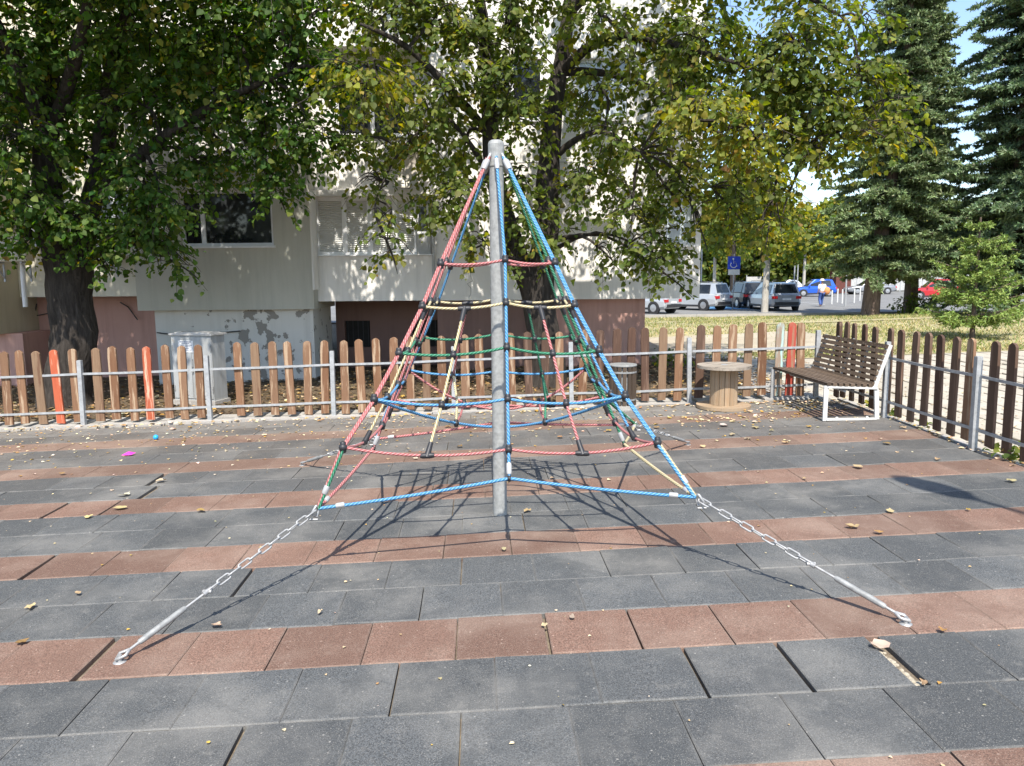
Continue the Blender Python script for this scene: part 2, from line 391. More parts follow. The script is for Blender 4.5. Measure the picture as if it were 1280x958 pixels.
# ------------------------------------------------------------------ rubber tiles
ANG = math.radians(2.5); EX = np.array([math.cos(ANG), math.sin(ANG)]); EY = np.array([-math.sin(ANG), math.cos(ANG)])
def tile_mesh(mat, seed, wd=1.0):
    r = random.Random(seed); bm = bmesh.new(); s = .2482; n = 4
    lift = [max(0, r.gauss(.0, .0035)) for _ in range(4)]
    def hz(u, v):
        cs = [((1 - u) / 2 * (1 - v) / 2), ((1 + u) / 2 * (1 - v) / 2), ((1 + u) / 2 * (1 + v) / 2), ((1 - u) / 2 * (1 + v) / 2)]
        return sum((c ** 1.7) * l for c, l in zip(cs, lift))
    us = [-1, 0, 1]; grid = {}
    bv = .007 / s
    for i, u in enumerate(us):
        for j, v in enumerate(us):
            grid[i, j] = bm.verts.new((u * (1 - bv) * s * wd, v * (1 - bv) * s, hz(u, v)))
    for i in range(2):
        for j in range(2): bm.faces.new((grid[i, j], grid[i + 1, j], grid[i + 1, j + 1], grid[i, j + 1]))
    ring = [(0, 0), (1, 0), (2, 0), (2, 1), (2, 2), (1, 2), (0, 2), (0, 1)]
    e1 = []; e2 = []
    for i, j in ring:
        u, v = us[i], us[j]; jx = r.uniform(-.001, .0012); z = hz(u, v)
        e1.append(bm.verts.new((u * (s * wd + jx), v * (s + jx), z - .006))); e2.append(bm.verts.new((u * s * wd, v * s, -.045)))
    for k in range(8):
        k2 = (k + 1) % 8; a, b = grid[ring[k]], grid[ring[k2]]
        bm.faces.new((b, a, e1[k], e1[k2])); bm.faces.new((e1[k2], e1[k], e2[k], e2[k2]))
    bmesh.ops.recalc_face_normals(bm, faces=bm.faces)
    me = bpy.data.meshes.new('tile'); bm.to_mesh(me); bm.free(); me.materials.append(mat); return me
TV = {c: [tile_mesh(M['tile_' + c], 10 * k + (c == 'red')) for k in range(7)] for c in ('dark', 'red')}
joint_off = {9: .72, 8: .24, 7: .71, 6: .12, 5: .79}
surf = bpy.data.objects.new('rubber_tile_surface', None); C.objects.link(surf); surf['kind'] = 'structure'
cand = []
gapset = {}
for p, wgap in (((1120, 830), .075), ((120, 832), .04), ((312, 738), .022), ((22, 702), .035), ((150, 620), .07), ((205, 603), .06), ((885, 855), .014), ((690, 790), .014), ((985, 825), .02), ((290, 935), .02), ((800, 780), .008), ((60, 632), .03), ((140, 635), .02)):
    q = gp(*p)[:2]; gapset[p] = (q @ EX / .5, q @ EY / .5, wgap)
for k in range(2, 22):
    off = joint_off.get(k, random.random()); u0 = -20 + off
    for i in range(0, 32):
        cu, cv = u0 + i + .5, k + .67 + .5
        P = EX * cu * .5 + EY * cv * .5
        if P[0] > 4.9 + .2 or P[1] > 11.28 or P[0] < -9.4: continue
        cut = 0
        rightlim = 4.935 - .012 * (P[1] - 6)
        if P[0] + .25 > rightlim: cut = P[0] + .25 - rightlim
        if cut > .42: continue
        d = P[0] * CR[0] + P[1] * CF[1] * 1.0; zc = P[1] * .99 + .27
        vis = abs(P[0]) < .667 * zc + .35 and P[1] > 2.35
        shift = random.uniform(-.0035, .0035); scx = 1.0
        for (gu, gv, wg) in gapset.values():
            if int(gv - .67) == k and abs(gv - cv) < .55:
                if 0 < cu - .5 - gu + .5 < 1.0: scx = 1 - wg / .5; shift = wg / 2        # the tile just right of a gap is pushed aside
        cand.append((0 if vis else 1, zc, k, P, cut, shift, scx))
cand.sort(key=lambda c: (c[0], c[1]))
rest = bmesh.new()
for n, (nv, zc, k, P, cut, shift, scx) in enumerate(cand):
    me = random.choice(TV['red' if k % 3 == 1 else 'dark'])
    x, y = P[0] + shift * EX[0], P[1] + shift * EX[1]
    sx = scx
    if cut: sx = (.5 - cut) / .5; x -= cut / 2
    z = float(g(x, y)) + random.uniform(-.0025, .0025)
    Rm = Matrix.Translation((x, y, z)) @ Matrix.Rotation(-TILT * -1, 4, Vector((0, -1, 0))) @ Matrix.Rotation(ANG + random.choice((0, PI)) + random.gauss(0, .0035), 4, 'Z') @ Matrix.Diagonal((sx, 1, 1, 1))
    if n < 298:
        o = bpy.data.objects.new('tile', me); C.objects.link(o); o.parent = surf; o.matrix_local = Rm
    else:
        tmp = me.copy(); tmp.transform(Rm)
        mi = 1 if k % 3 == 1 else 0
        nb = len(rest.faces); rest.from_mesh(tmp); rest.faces.ensure_lookup_table()
        for f in rest.faces[nb:]: f.material_index = mi
        bpy.data.meshes.remove(tmp)
rm = bpy.data.meshes.new('far_tiles'); rest.to_mesh(rm); rest.free(); rm.materials.append(M['tile_dark']); rm.materials.append(M['tile_red'])
o = bpy.data.objects.new('far_tiles', rm); C.objects.link(o); o.parent = surf; o['kind'] = 'stuff'

# pavers beyond the right-hand fence
paving = bpy.data.objects.new('paved_path', None); C.objects.link(paving); paving['kind'] = 'structure'
pm = []
for k in range(4):
    mb = MB(); s = .193; b = .006
    mb.add([(-s, -s, -.008), (s, -s, -.008), (s, s, -.008), (-s, s, -.008), (-s + b, -s + b, 0), (s - b, -s + b, 0), (s - b, s - b, 0), (-s + b, s - b, 0), (-s, -s, -.05), (s, -s, -.05), (s, s, -.05), (-s, s, -.05)],
           [(4, 5, 6, 7)] + [(i, (i + 1) % 4, 4 + (i + 1) % 4, 4 + i) for i in range(4)] + [(8 + i, 8 + (i + 1) % 4, (i + 1) % 4, i) for i in range(4)])
    pm.append(mb.mesh('paver', M['paver']))
cand = []
for j in range(36):
    for i in range(32):
        x = 5.25 + i * .4 - .012 * j; y = 3.0 + j * .4 + random.uniform(-.004, .004)
        if x < 4.2: continue
        zc = y * .99 + .27; vis = x < .68 * zc + .3
        if y > 16.9: continue
        cand.append((0 if vis else 1, zc, x, y))
cand.sort(); pb = MB()
for n, (v, zc, x, y) in enumerate(cand):
    z = float(g(x, y)) - .035 + random.uniform(-.004, .004)
    if n < 298:
        o = bpy.data.objects.new('paver', random.choice(pm)); C.objects.link(o); o.parent = paving; o.location = (x, y, z); o.rotation_euler = (random.gauss(0, .006), random.gauss(-TILT, .006), random.gauss(0, .006) + random.choice((0, PI / 2, PI)))
    elif v == 0 or x < 12:
        pb.box((x, y, z - .02), (.386, .386, .04))
o = obj('far_pavers', pb, M['paver'], paving); o['kind'] = 'stuff'

# ------------------------------------------------------------------ apartment building
YB = 16.5
bld = thing('apartment_building', (-2, 17, 0), 'pale plastered apartment block with pink base behind the trees', 'building')
def wall(name, x0, x1, z0, z1, Y, mat, holes=(), depth=.16, thick=.3, sides=True):
    xs = sorted({x0, x1} | {h[0] for h in holes} | {h[1] for h in holes}); zs = sorted({z0, z1} | {h[2] for h in holes} | {h[3] for h in holes}); mb = MB()
    for i in range(len(xs) - 1):
        for j in range(len(zs) - 1):
            cx, cz = (xs[i] + xs[i + 1]) / 2, (zs[j] + zs[j + 1]) / 2
            if any(h[0] < cx < h[1] and h[2] < cz < h[3] for h in holes): continue
            mb.add([(xs[i], Y, zs[j]), (xs[i + 1], Y, zs[j]), (xs[i + 1], Y, zs[j + 1]), (xs[i], Y, zs[j + 1])], [(0, 1, 2, 3)])
    for a, b, c, d in holes:
        q = [(a, c), (b, c), (b, d), (a, d)]
        for i in range(4):
            p, r = q[i], q[(i + 1) % 4]
            mb.add([(p[0], Y, p[1]), (r[0], Y, r[1]), (r[0], Y + depth, r[1]), (p[0], Y + depth, p[1])], [(0, 3, 2, 1)])
    if sides:
        T = Y + thick; mb.add([(x0, Y, z0), (x1, Y, z0), (x1, T, z0), (x0, T, z0), (x0, Y, z1), (x1, Y, z1), (x1, T, z1), (x0, T, z1)], [(0, 3, 2, 1), (4, 5, 6, 7), (1, 2, 6, 5), (0, 4, 7, 3)])
    return obj(name, mb, mat, bld, True)
def window(x0, x1, z0, z1, Y, mull=(), glass='glass', sill=True, fw=.06):
    mb = MB(); yc = Y + .09
    mb.box2((x0, yc, z0), (x0 + fw, yc + .07, z1)); mb.box2((x1 - fw, yc, z0), (x1, yc + .07, z1))
    mb.box2((x0 + fw, yc + .001, z0), (x1 - fw, yc + .069, z0 + fw)); mb.box2((x0 + fw, yc + .001, z1 - fw), (x1 - fw, yc + .069, z1))
    for m in mull: mb.box2((m - fw * .7, yc - .004, z0 + fw), (m + fw * .7, yc + .066, z1 - fw))
    f = obj('window', mb, M['pvc'], bld, True)
    ed = [x0 + fw] + sorted(mull) + [x1 - fw]
    for a, b in zip(ed[:-1], ed[1:]):
        p = MB(); p.box2((a + .01, yc + .035, z0 + fw + .002), (b - .01, yc + .045, z1 - fw - .002)); obj('pane', p, M[glass], f, True)
    if sill:
        s = MB(); s.box2((x0 - .04, Y - .05, z0 - .045), (x1 + .04, Y + .088, z0 - .003)); obj('sill', s, M['pvc'], f, True)
    return f
ST = 2.85; NST = 5; ZT = 1.36 + ST * NST
# bay of olive plaster on the left
wh = [(-6.76, -4.86, 2.66 + ST * k, 3.78 + ST * k) for k in range(NST)]
wall('wall', -7.75, -4.09, 1.35, 4.35, 16.0, M['olive_wall'], wh[:1], thick=1.9)
wall('wall', -7.75, -4.09, 4.353, ZT, 16.02, M['white_wall'], wh[1:], thick=1.9)
for k in range(NST): window(*wh[k], 16.0 + (.02 if k else 0), (-6.32,))
fr = MB(); fr.box2((-4.05, 15.93, 1.75), (-4.085, 16.34, 3.72)); obj('corner_strip', fr, M['white_wall'], bld, True)
wall('wall', -7.48, -4.16, -.5, 1.348, 16.16, M['peel_wall'], thick=1.6)
# glazed balcony with roller shutters
wall('wall', -4.088, -1.66, 1.50, 2.44, 16.36, M['white_wall'], thick=.2)
wall('wall', -4.088, -1.66, 3.74, ZT, 16.46, M['white_wall'], [(-3.6, -2.1, 4.9 + ST * k, 6.4 + ST * k) for k in range(3)], thick=.4)
for k in range(3): window(-3.6, -2.1, 4.9 + ST * k, 6.4 + ST * k, 16.46, (-2.85,), 'curtain' if k % 2 else 'glass')
for k in range(4):
    sl = MB(); sl.box2((-4.15, 16.2 if k == 0 else 15.9, 3.66 + ST * k), (-1.6, 16.455, 3.78 + ST * k)); obj('balcony_slab', sl, M['white_wall'], bld, True)
    if k:
        pa = MB(); pa.box2((-4.1, 15.92, 3.783 + ST * k), (-1.64, 16.0, 4.75 + ST * k)); obj('balcony_parapet', pa, M['white_wall'], bld, True)
edges = [-4.07, -3.48, -2.95, -2.42, -1.98]
for a, b in zip(edges[:-1], edges[1:]):
    fm = MB(); fm.box2((a, 16.40, 2.47), (a + .05, 16.47, 3.66)); fm.box2((b - .05, 16.40, 2.47), (b - .001, 16.47, 3.66)); fm.box2((a + .05, 16.402, 2.47), (b - .05, 16.468, 2.53)); fm.box2((a + .05, 16.402, 3.58), (b - .05, 16.468, 3.66))
    sh = obj('shutter', fm, M['pvc'], bld, True)
    sm = MB(); nsl = 26; z = 2.53
    dz = (3.58 - 2.53) / nsl
    for i in range(nsl):
        z = 2.53 + i * dz
        sm.add([(a + .05, 16.435, z), (b - .05, 16.435, z), (b - .05, 16.422, z + dz * .5), (a + .05, 16.422, z + dz * .5), (b - .05, 16.432, z + dz * .93), (a + .05, 16.432, z + dz * .93), (b - .05, 16.445, z + dz), (a + .05, 16.445, z + dz)], [(0, 1, 2, 3), (3, 2, 4, 5), (5, 4, 6, 7)])
    so = obj('shutter_slats', sm, M['shutter'], sh, True); so['kind'] = 'stuff'
sl = MB(); sl.box2((-4.08, 16.3, 2.443), (-1.64, 16.5, 2.468)); obj('sill', sl, M['pvc'], bld, True)
window(-1.97, -1.72, 2.9, 3.5, 16.36, (), 'glass', False, .04)
bx = MB(); bx.box2((-1.975, 16.41, 2.47), (-1.68, 16.47, 2.897)); obj('infill_panel', bx, M['grey_panel'], bld, True)
bx = MB(); bx.box2((-1.975, 16.41, 3.503), (-1.68, 16.47, 3.658)); obj('infill_panel', bx, M['grey_panel'], bld, True)
pl = MB(); pl.box2((-2.9, 16.5, 7.9), (-2.2, 16.52, 8.9)); obj('blind', pl, M['wood_panel'], bld, True)
# the long white wall on the right
wc = [(3.25, 3.9, 2.62 + ST * k, 3.72 + ST * k) for k in range(NST)] + [(-.6, .7, 5.2 + ST * k, 6.4 + ST * k) for k in range(4)] + [(1.4, 2.5, 5.2 + ST * k, 6.4 + ST * k) for k in range(4)]
wall('wall', -1.62, 4.02, 1.49, ZT, 16.5, M['white_wall'], wc, thick=11)
for k, q in enumerate(wc): window(*q, 16.5, ((q[0] + q[1]) / 2,) if q[1] - q[0] > .8 else (), 'curtain' if k in (0, 1, 6, 9, 3) else 'glass')
dv = MB(); dv.box2((-1.66, 16.33, 1.5), (-1.61, 16.52, ZT)); obj('corner_strip', dv, M['grey_panel'], bld, True)
for xx in (.85, 2.95):
    s = MB(); s.box2((xx, 16.496, 1.49), (xx + .012, 16.51, ZT)); obj('panel_joint', s, M['grey_panel'], bld, True)
for k in range(1, NST):
    s = MB(); s.box2((-1.60, 16.494, 1.49 + ST * k - .008), (4.0, 16.51, 1.49 + ST * k + .008)); obj('panel_joint', s, M['grey_panel'], bld, True)
for x_, z_ in ((-.9, 1.55), (.35, 3.4), (1.9, 1.6), (2.4, 3.0)):
    p = [np.array([x_, 16.499, z_])]
    for i in range(9): p.append(p[-1] + np.array([random.gauss(0, .05), 0, random.uniform(.06, .16)]))
    s = MB(); s.tube(p, .0035, 4); obj('crack', s, M['cable'], bld, True)
wall('plinth', .5, 2.9, -.4, 1.487, 16.72, M['pink_wall'], thick=9)
wall('plinth', -1.62, .498, -.4, 1.487, 16.9, M['shaded_pink'], thick=2)  # same pink plinth carried on, its shade painted in
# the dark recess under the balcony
wall('cellar_wall', -4.15, -1.6, -.4, 1.5, 18.2, M['shaded_pink'], [(-3.95, -3.35, .35, .98), (-2.35, -1.75, .35, .98)], thick=.2)
for x0 in (-3.95, -2.35):
    b = MB(); b.box2((x0, 18.36, .34), (x0 + .6, 18.38, .99)); f = obj('cellar_window', b, M['void'], bld, True)
    gr = MB()
    for q in range(5): gr.box((x0 + .06 + q * .12, 18.28, .665), (.015, .015, .62))
    obj('grille', gr, M['cable'], f, True)
cl = MB(); cl.box2((-4.1, 16.42, 1.505), (-1.62, 18.4, 1.62)); obj('soffit', cl, M['grey_panel'], bld, True)
# cream wing behind the left tree
wd = [(-11.4, -10.0, 2.75 + ST * k, 4.0 + ST * k) for k in range(NST)] + [(-9.3, -8.4, 2.75 + ST * k, 4.0 + ST * k) for k in range(NST)]
wall('wall', -12.5, -7.76, 1.62, ZT, 17.4, M['cream_wall'], wd, thick=.4)
for q in wd: window(*q, 17.4, ((q[0] + q[1]) / 2,))
wall('plinth', -12.3, -8.0, -.6, 1.617, 18.0, M['pink_wall'], thick=.3)
b = MB(); b.box2((-7.98, 17.9, -.5), (-7.5, 17.95, 1.6)); obj('gap_shade', b, M['void'], bld, True)  # dark sheet standing in for the shaded gap beside the bay
wall('wall', -19.5, -11.05, .85, ZT, 16.55, M['beige_wall'], [(-17, -15, 3, 4.3)], thick=2); window(-17, -15, 3, 4.3, 16.55, (-16,))
wall('plinth', -19.4, -10.7, -.7, .847, 16.8, M['pink_wall'], thick=1.2)
# roof and rear body
b = MB(); b.box2((-19.4, 18.6, 1.55), (3.99, 27.4, ZT - .02)); obj('rear_body', b, M['white_wall'], bld, True)
b = MB(); b.box2((-19.8, 15.6, ZT + .003), (4.3, 27.8, ZT + .3)); obj('roof', b, M['grey_panel'], bld, True)
pp = MB(); pp.tube([at(27, 318, 16.5), at(29, 350, 16.5), at(32, 384, 16.5)], .05, 8); obj('drain_pipe', pp, M['pvc'], bld, True, True)
for pts in ([(72, 377, 17.9), (60, 392, 17.95), (45, 395, 17.95), (44, 412, 17.95), (30, 417, 17.95), (0, 414, 16.7)], [(46, 380, 17.9), (42, 400, 17.95), (47, 424, 17.95), (40, 430, 17.95)], [(150, 378, 17.9), (160, 384, 17.95), (172, 400, 17.9)], [(196, 416, 16.1), (230, 420, 16.1), (300, 414, 16.1)]):
    mb = MB(); mb.tube([at(*p) for p in pts], .014, 6); obj('cable', mb, M['cable'], bld, True, True)

def ac_unit(px, py, Y, wd, ht, label):
    P = at(px, py, Y); t = thing('air_conditioner', P, label, 'air conditioner', 'air conditioners on the cream wing')
    b = MB(); b.box((0, .16, ht / 2), (wd, .3, ht)); obj('casing', b, M['beige_wall'], t)
    b = MB()
    for k in range(9): b.box((-.06 * wd, .004, ht * (.12 + .095 * k)), (wd * .8, .012, .014))
    obj('grille', b, M['grey_panel'], t)
    for s in (-1, 1):
        b = MB(); b.bar((s * wd * .35, .02, -.02), (s * wd * .35, .34, -.02), .035, .03); b.bar((s * wd * .35, .33, -.05), (s * wd * .35, .33, -.42), .035, .03); b.bar((s * wd * .35, .05, -.04), (s * wd * .35, .33, -.36), .025, .02); obj('bracket', b, M['galv'], t)
ac_unit(8, 327, 16.1, .8, .55, 'cream air conditioner on the wall at the far left, left of the trunk')
ac_unit(152, 322, 16.95, .8, .5, 'shaded air conditioner right of the left tree trunk')
P = at(507, 208, 16.1)
dsh = thing('satellite_dish', P, 'round beige satellite dish above the shuttered balcony', 'satellite dish')
b = MB(); b.lathe((0, 0, 0), [(.02, .1), (.2, .08), (.36, .02), (.43, -.04), (.44, -.035), (.37, .03), (.2, .095), (.02, .115)], 28, axis='y'); obj('reflector', b, M['dishm'], dsh, smooth=True)
b = MB(); b.tube([(0, .1, -.1), (0, .3, -.3), (0, .42, -.45)], .025, 8); obj('mount', b, M['galv'], dsh)
b = MB(); b.tube([(0, -.02, -.42), (0, -.35, -.1)], .012, 6); b.box((0, -.37, -.08), (.06, .1, .06)); obj('feed_arm', b, M['galv'], dsh)

# ------------------------------------------------------------------ electric cabinet
P = gp(245, 506); cabt = thing('utility_cabinet', (-5.42, 13.25, float(g(-5.42, 13.2)) - .03), 'grey metal utility cabinet with paper notice behind the fence', 'cabinet', rz=math.radians(-16))
b = MB(); b.box((0, 0, .05), (.86, .42, .10)); obj('base', b, M['concrete'], cabt)
b = MB(); b.box((0, 0, .66), (.80, .36, 1.12)); obj('body', b, M['cab'], cabt)
b = MB(); b.box((0, 0, 1.235), (.86, .42, .03)); b.box((0, 0, 1.258), (.7, .3, .02)); obj('roof', b, M['cab_roof'], cabt)
for s in (-1, 1):
    b = MB(); b.box((s * .197, -.186, .66), (.385, .014, 1.05)); d = obj('door', b, M['cab'], cabt)
    b = MB(); b.box((s * .197, -.196, .24), (.2, .008, .1)); obj('vent', b, M['cab_roof'], d)
b = MB(); b.box((.02, -.2, .75), (.025, .025, .14)); b.lathe((.02, -.215, .6), [(.014, -.01), (.014, .01)], 10, axis='y'); b.box((.39, -.19, .3), (.02, .02, .1)); b.box((.39, -.19, 1.0), (.02, .02, .1)); b.box((-.37, -.19, .3), (.02, .02, .1)); b.box((-.37, -.19, 1.0), (.02, .02, .1)); obj('handle', b, M['galv_dull'], cabt)
b = MB(); b.box((-.1, -.1955, 1.03), (.30, .004, .2)); nt_ = obj('notice', b, M['paper'], cabt)
b = MB()
for k, (wd_, ln) in enumerate(((.22, .020), (.16, .012), (.24, .012), (.2, .012), (.12, .012), (.2, .01))): b.box((-.1 + random.uniform(-.01, .01), -.1985, 1.11 - k * .028), (wd_, .002, ln))
obj('print', b, M['ink'], nt_)

# ------------------------------------------------------------------ picket fences
def picket_mesh(seed):
    r = random.Random(seed); wd, H, th = .126 + r.uniform(-.006, .006), 1.11, .034
    pts = [(-wd / 2, 0), (wd / 2, r.uniform(-.01, .01))]
    for k in range(6): pts.append((wd / 2 + r.uniform(-.004, .003), H * (.17 + .135 * k)))
    for k in range(1, 8):
        a = PI * k / 8; pts.append((wd / 2 * math.cos(a), H - .062 + .062 * math.sin(a) + (0 if k in (1, 7) else r.uniform(-.003, .003))))
    for k in range(5, -1, -1): pts.append((-wd / 2 + r.uniform(-.003, .004), H * (.17 + .135 * k)))
    mb = MB(); n = len(pts); bl = .006
    fr_ = [(x * (1 - bl * 2 / wd), -th / 2, z * .996 + .002) for x, z in pts]; mi = [(x, -th / 2 + bl, z) for x, z in pts]; bk = [(x, th / 2, z) for x, z in pts]
    mb.add(fr_ + mi + bk, [tuple(range(n))] + [(i, n + i, n + (i + 1) % n, (i + 1) % n) for i in range(n)] + [(n + i, 2 * n + i, 2 * n + (i + 1) % n, n + (i + 1) % n) for i in range(n)] + [tuple(range(2 * n, 3 * n))[::-1]])
    return mb
PK = {}
def picket(kind, seed):
    if (kind, seed) not in PK: PK[kind, seed] = picket_mesh(seed).mesh('picket', M[kind])
    return PK[kind, seed]
def fence_y(x): return 11.40 + .012 * (x + 4)
fence = thing('picket_fence', (-2, 11.4, 0), 'low fence of round-topped brown wooden pickets along the back', 'fence')
cols = {70: 'picket_orange', 183: 'picket_orange', 991: 'picket_red', 829: 'picket_pale', 976: 'picket_mint', 48: 'picket_pale', 361: 'picket'}
cols.update({k: 'picket_dark' for k in (749, 770, 789, 808, 876, 661, 681)})
tops = [-85, -62, -40, -18, 5, 25, 48, 70, 92, 120, 140, 163, 183, 207, 226, 247, 297, 318, 340, 361, 382, 403, 429, 450, 471, 491, 511, 532, 552, 581, 600, 621, 640, 661, 681, 700, 728, 749, 770, 789, 808, 829, 849, 876, 897, 917, 937, 956, 976, 991, 1005]
for px in tops:
    P = at(px, 430, 11.45); x = P[0]; y = fence_y(x) + .035; z = float(g(x, y)) + .045 + random.gauss(0, .008)
    o = obj('picket', picket(cols.get(px, 'picket' if random.random() < .9 else 'picket_pale'), abs(px) % 6), None, fence)
    o.location = Vector((x, y, z)) - Vector(fence.location); o.rotation_euler = (random.gauss(0, .012), random.gauss(0, .017), random.gauss(0, .03))
    if cols.get(px) in ('picket_orange', 'picket_red', 'picket_mint'):
        o['label'] = {'picket_orange': 'picket painted bright orange', 'picket_red': 'picket painted red', 'picket_mint': 'picket with mint paint remains'}[cols[px]]
posts = [-8.35, -6.45, -4.55, -2.69, -.88, .9, 2.68]
pmb = MB(); pmb.box((0, 0, .5), (.062, .062, 1.0)); pmb.box((0, 0, 1.002), (.056, .056, .01)); post_me = pmb.mesh('post', M['galv'])
def span(par, a, b, nrm, zs=(.21, .78)):
    for zz in zs:
        mb = MB(); k = 5; sag = random.uniform(.002, .012)
        pts = [(a[0] + (b[0] - a[0]) * i / k, a[1] + (b[1] - a[1]) * i / k) for i in range(k + 1)]
        for i in range(k):
            p, q = pts[i], pts[i + 1]; s0, s1 = [-sag * math.sin(PI * j / k) for j in (i, i + 1)]
            mb.bar((p[0] + nrm[0], p[1] + nrm[1], float(g(*p)) + zz + s0), (q[0] + nrm[0], q[1] + nrm[1], float(g(*q)) + zz + s1), .012, .032)
        obj('rail', mb, M['galv'], par, True)
for i, x in enumerate(posts):
    o = obj('post', post_me, None, fence); o.location = Vector((x, fence_y(x), float(g(x, fence_y(x))) - .02)) - Vector(fence.location); o.rotation_euler = (0, random.gauss(0, .01), random.gauss(0, .04))
corner = (4.60, fence_y(4.6))
o = obj('post', post_me, None, fence); o.location = Vector((corner[0], corner[1], float(g(*corner)) + .02)) - Vector(fence.location)
ends = [-9.9] + posts + [4.6]
for a, b in zip(ends[:-1], ends[1:]): span(fence, (a + .033, fence_y(a)), (b - .033, fence_y(b)), (0, .009))
fence2 = thing('picket_fence', (4.9, 8, 0), 'dark brown picket fence along the right edge behind the bench', 'fence')
def fx(y): return 4.9 + .045 * (8 - y) * .6
tops2 = [(1031, 407), (1041, 407), (1052, 408), (1064, 409), (1075, 410), (1087, 412), (1100, 413), (1118, 414), (1132, 417), (1147, 418), (1163, 420), (1180, 421), (1197, 422), (1215, 424), (1245, 428), (1266, 430), (1290, 434), (1318, 437), (1350, 440), (1390, 447)]
for n, (px, py) in enumerate(tops2):
    d = ray(px, py); tt = 4.93 / d[0]; P = CAM + d * tt; y = min(P[1], 11.35); x = fx(y) + .04
    z = float(g(x, y)) + .05 + random.gauss(0, .008)
    o = obj('picket', picket('picket' if n == 13 else 'picket_dark', n % 6), None, fence2); o.location = Vector((x, y, z)) - Vector(fence2.location); o.rotation_euler = (random.gauss(0, .012), random.gauss(0, .012), PI / 2 + random.gauss(0, .03))
py2 = [9.86, 8.0, 6.1, 4.2]
for y in py2:
    o = obj('post', post_me, None, fence2); o.location = Vector((fx(y), y, float(g(fx(y), y)) - .02)) - Vector(fence2.location); o.rotation_euler = (random.gauss(0, .008), 0, random.gauss(0, .04))
e2 = [11.36] + py2
for a, b in zip(e2[:-1], e2[1:]): span(fence2, (fx(a), a - .033), (fx(b), b + .033), (.009, 0))

# ------------------------------------------------------------------ rope climbing net
NC = np.array([-.11, 6.3]); NA = math.radians(1.6)
net = thing('climbing_net', (NC[0], NC[1], 0), 'pyramid climbing net of coloured ropes around a grey steel pole', 'climbing net')
def loc(x, y, z): c, s = math.cos(NA), math.sin(NA); return np.array([NC[0] + c * x - s * y, NC[1] + s * x + c * y, z])
gz = lambda x, y: float(g(x, y))
b = MB(); b.lathe((0, 0, 0), [(.058, -.05), (.058, 2.88)], 24); obj('pole', b, M['galv_pole'], net, smooth=False)
for p in net.children[0].data.polygons: p.use_smooth = len(p.vertices) == 4
b = MB(); b.lathe((0, 0, 0), [(.062, 2.86), (.064, 2.865), (.064, 3.035), (.058, 3.055), (.04, 3.066), (.005, 3.07)], 24); b.tube([(.06, 0, 3.03), (.1, 0, 3.03)], .012, 8); obj('pole_cap', b, M['galv_pole'], net)
zL = [2.095, 1.78, 1.452, 1.14, .84, .50]; rL = [.61, .80, 1.03, 1.264, 1.54, 1.845]
anch = {0: np.array([-2.141, 3.921]), 1: np.array([2.182, 4.052]), 2: np.array([2.02, 8.66]), 3: np.array([-2.334, 8.317])}
DIR = {0: (-1, -1), 1: (1, -1), 2: (1, 1), 3: (-1, 1)}
midv = {0: (0, -1), 1: (1, 0), 2: (0, 1), 3: (-1, 0)}            # face i lies between corner i and corner i+1 : front, right, back, left
apex = loc(0, 0, 2.94)
def corner_pt(c, k):
    sx, sy = DIR[c]; r = rL[k] / math.sqrt(2)
    if c in (2, 3) and k < 5: r *= .93
    if k == 5:
        q = at(398, 636, 5.12) if c == 0 else at(870, 622, 5.05)
        if c in (0, 1): return q
        q2 = at(398, 636, 5.12) if c == 3 else at(870, 622, 5.05); return np.array([q2[0], 2 * NC[1] - q2[1] + .06 * q2[0], q2[2]])
    return loc(sx * r, sy * r, zL[k] + .0)
zM = [2.12, 1.80, 1.48, 1.12, .78, .59]
def mid_pt(f, k):                                   # the middle ropes pull the rings inwards
    r = .075 + (1.05 - .075) * (2.93 - zM[k]) / (2.93 - .59)
    return loc(midv[f][0] * r + (.055 if f == 0 else 0), midv[f][1] * r, zM[k])
def sagcurve(p, q, sag, n=8):
    p, q = np.array(p), np.array(q)
    return [p + (q - p) * i / n + np.array([0, 0, -sag * 4 * (i / n) * (1 - i / n)]) for i in range(n + 1)]
def rope_obj(pts, c, r=.0125, par=None, label=None):
    b = MB(); b.tube(pts, r, 8, uvs=True); o = obj('rope', b, M[c], par or net, True, True)
    if label: o['label'] = label
    return o
def knot(P, r=.030):
    b = MB(); b.ball(P, r, 12, sz=.92); b.lathe(P, [(r * .55, -r * 1.25), (r * .72, -r), (r * .72, r), (r * .55, r * 1.25)], 10); obj('connector', b, M['black_rubber'], net, True, True)
def ferrule(P, Q, r=.021):
    P, Q = np.array(P), np.array(Q); b = MB(); b.tube([P, P + (Q - P) * .15, P + (Q - P) * .85, Q], [r * .85, r, r, r * .85], 10); obj('ferrule', b, M['ferrule'], net, True, True)
def topat(dx, dy, z=2.93): return loc(dx * .075, dy * .075, z)
edgecol = {0: ('red', 'red'), 1: ('blue', 'blue'), 2: ('green', 'green'), 3: ('blue', 'green')}
lowcol = {0: ('red', 'green', 'green'), 1: ('blue', 'blue', 'yellow'), 2: ('green', 'yellow', 'green'), 3: ('blue', 'red', 'blue')}
ringcol = ['red', 'yellow', 'green', 'blue', 'red']
corner = {}
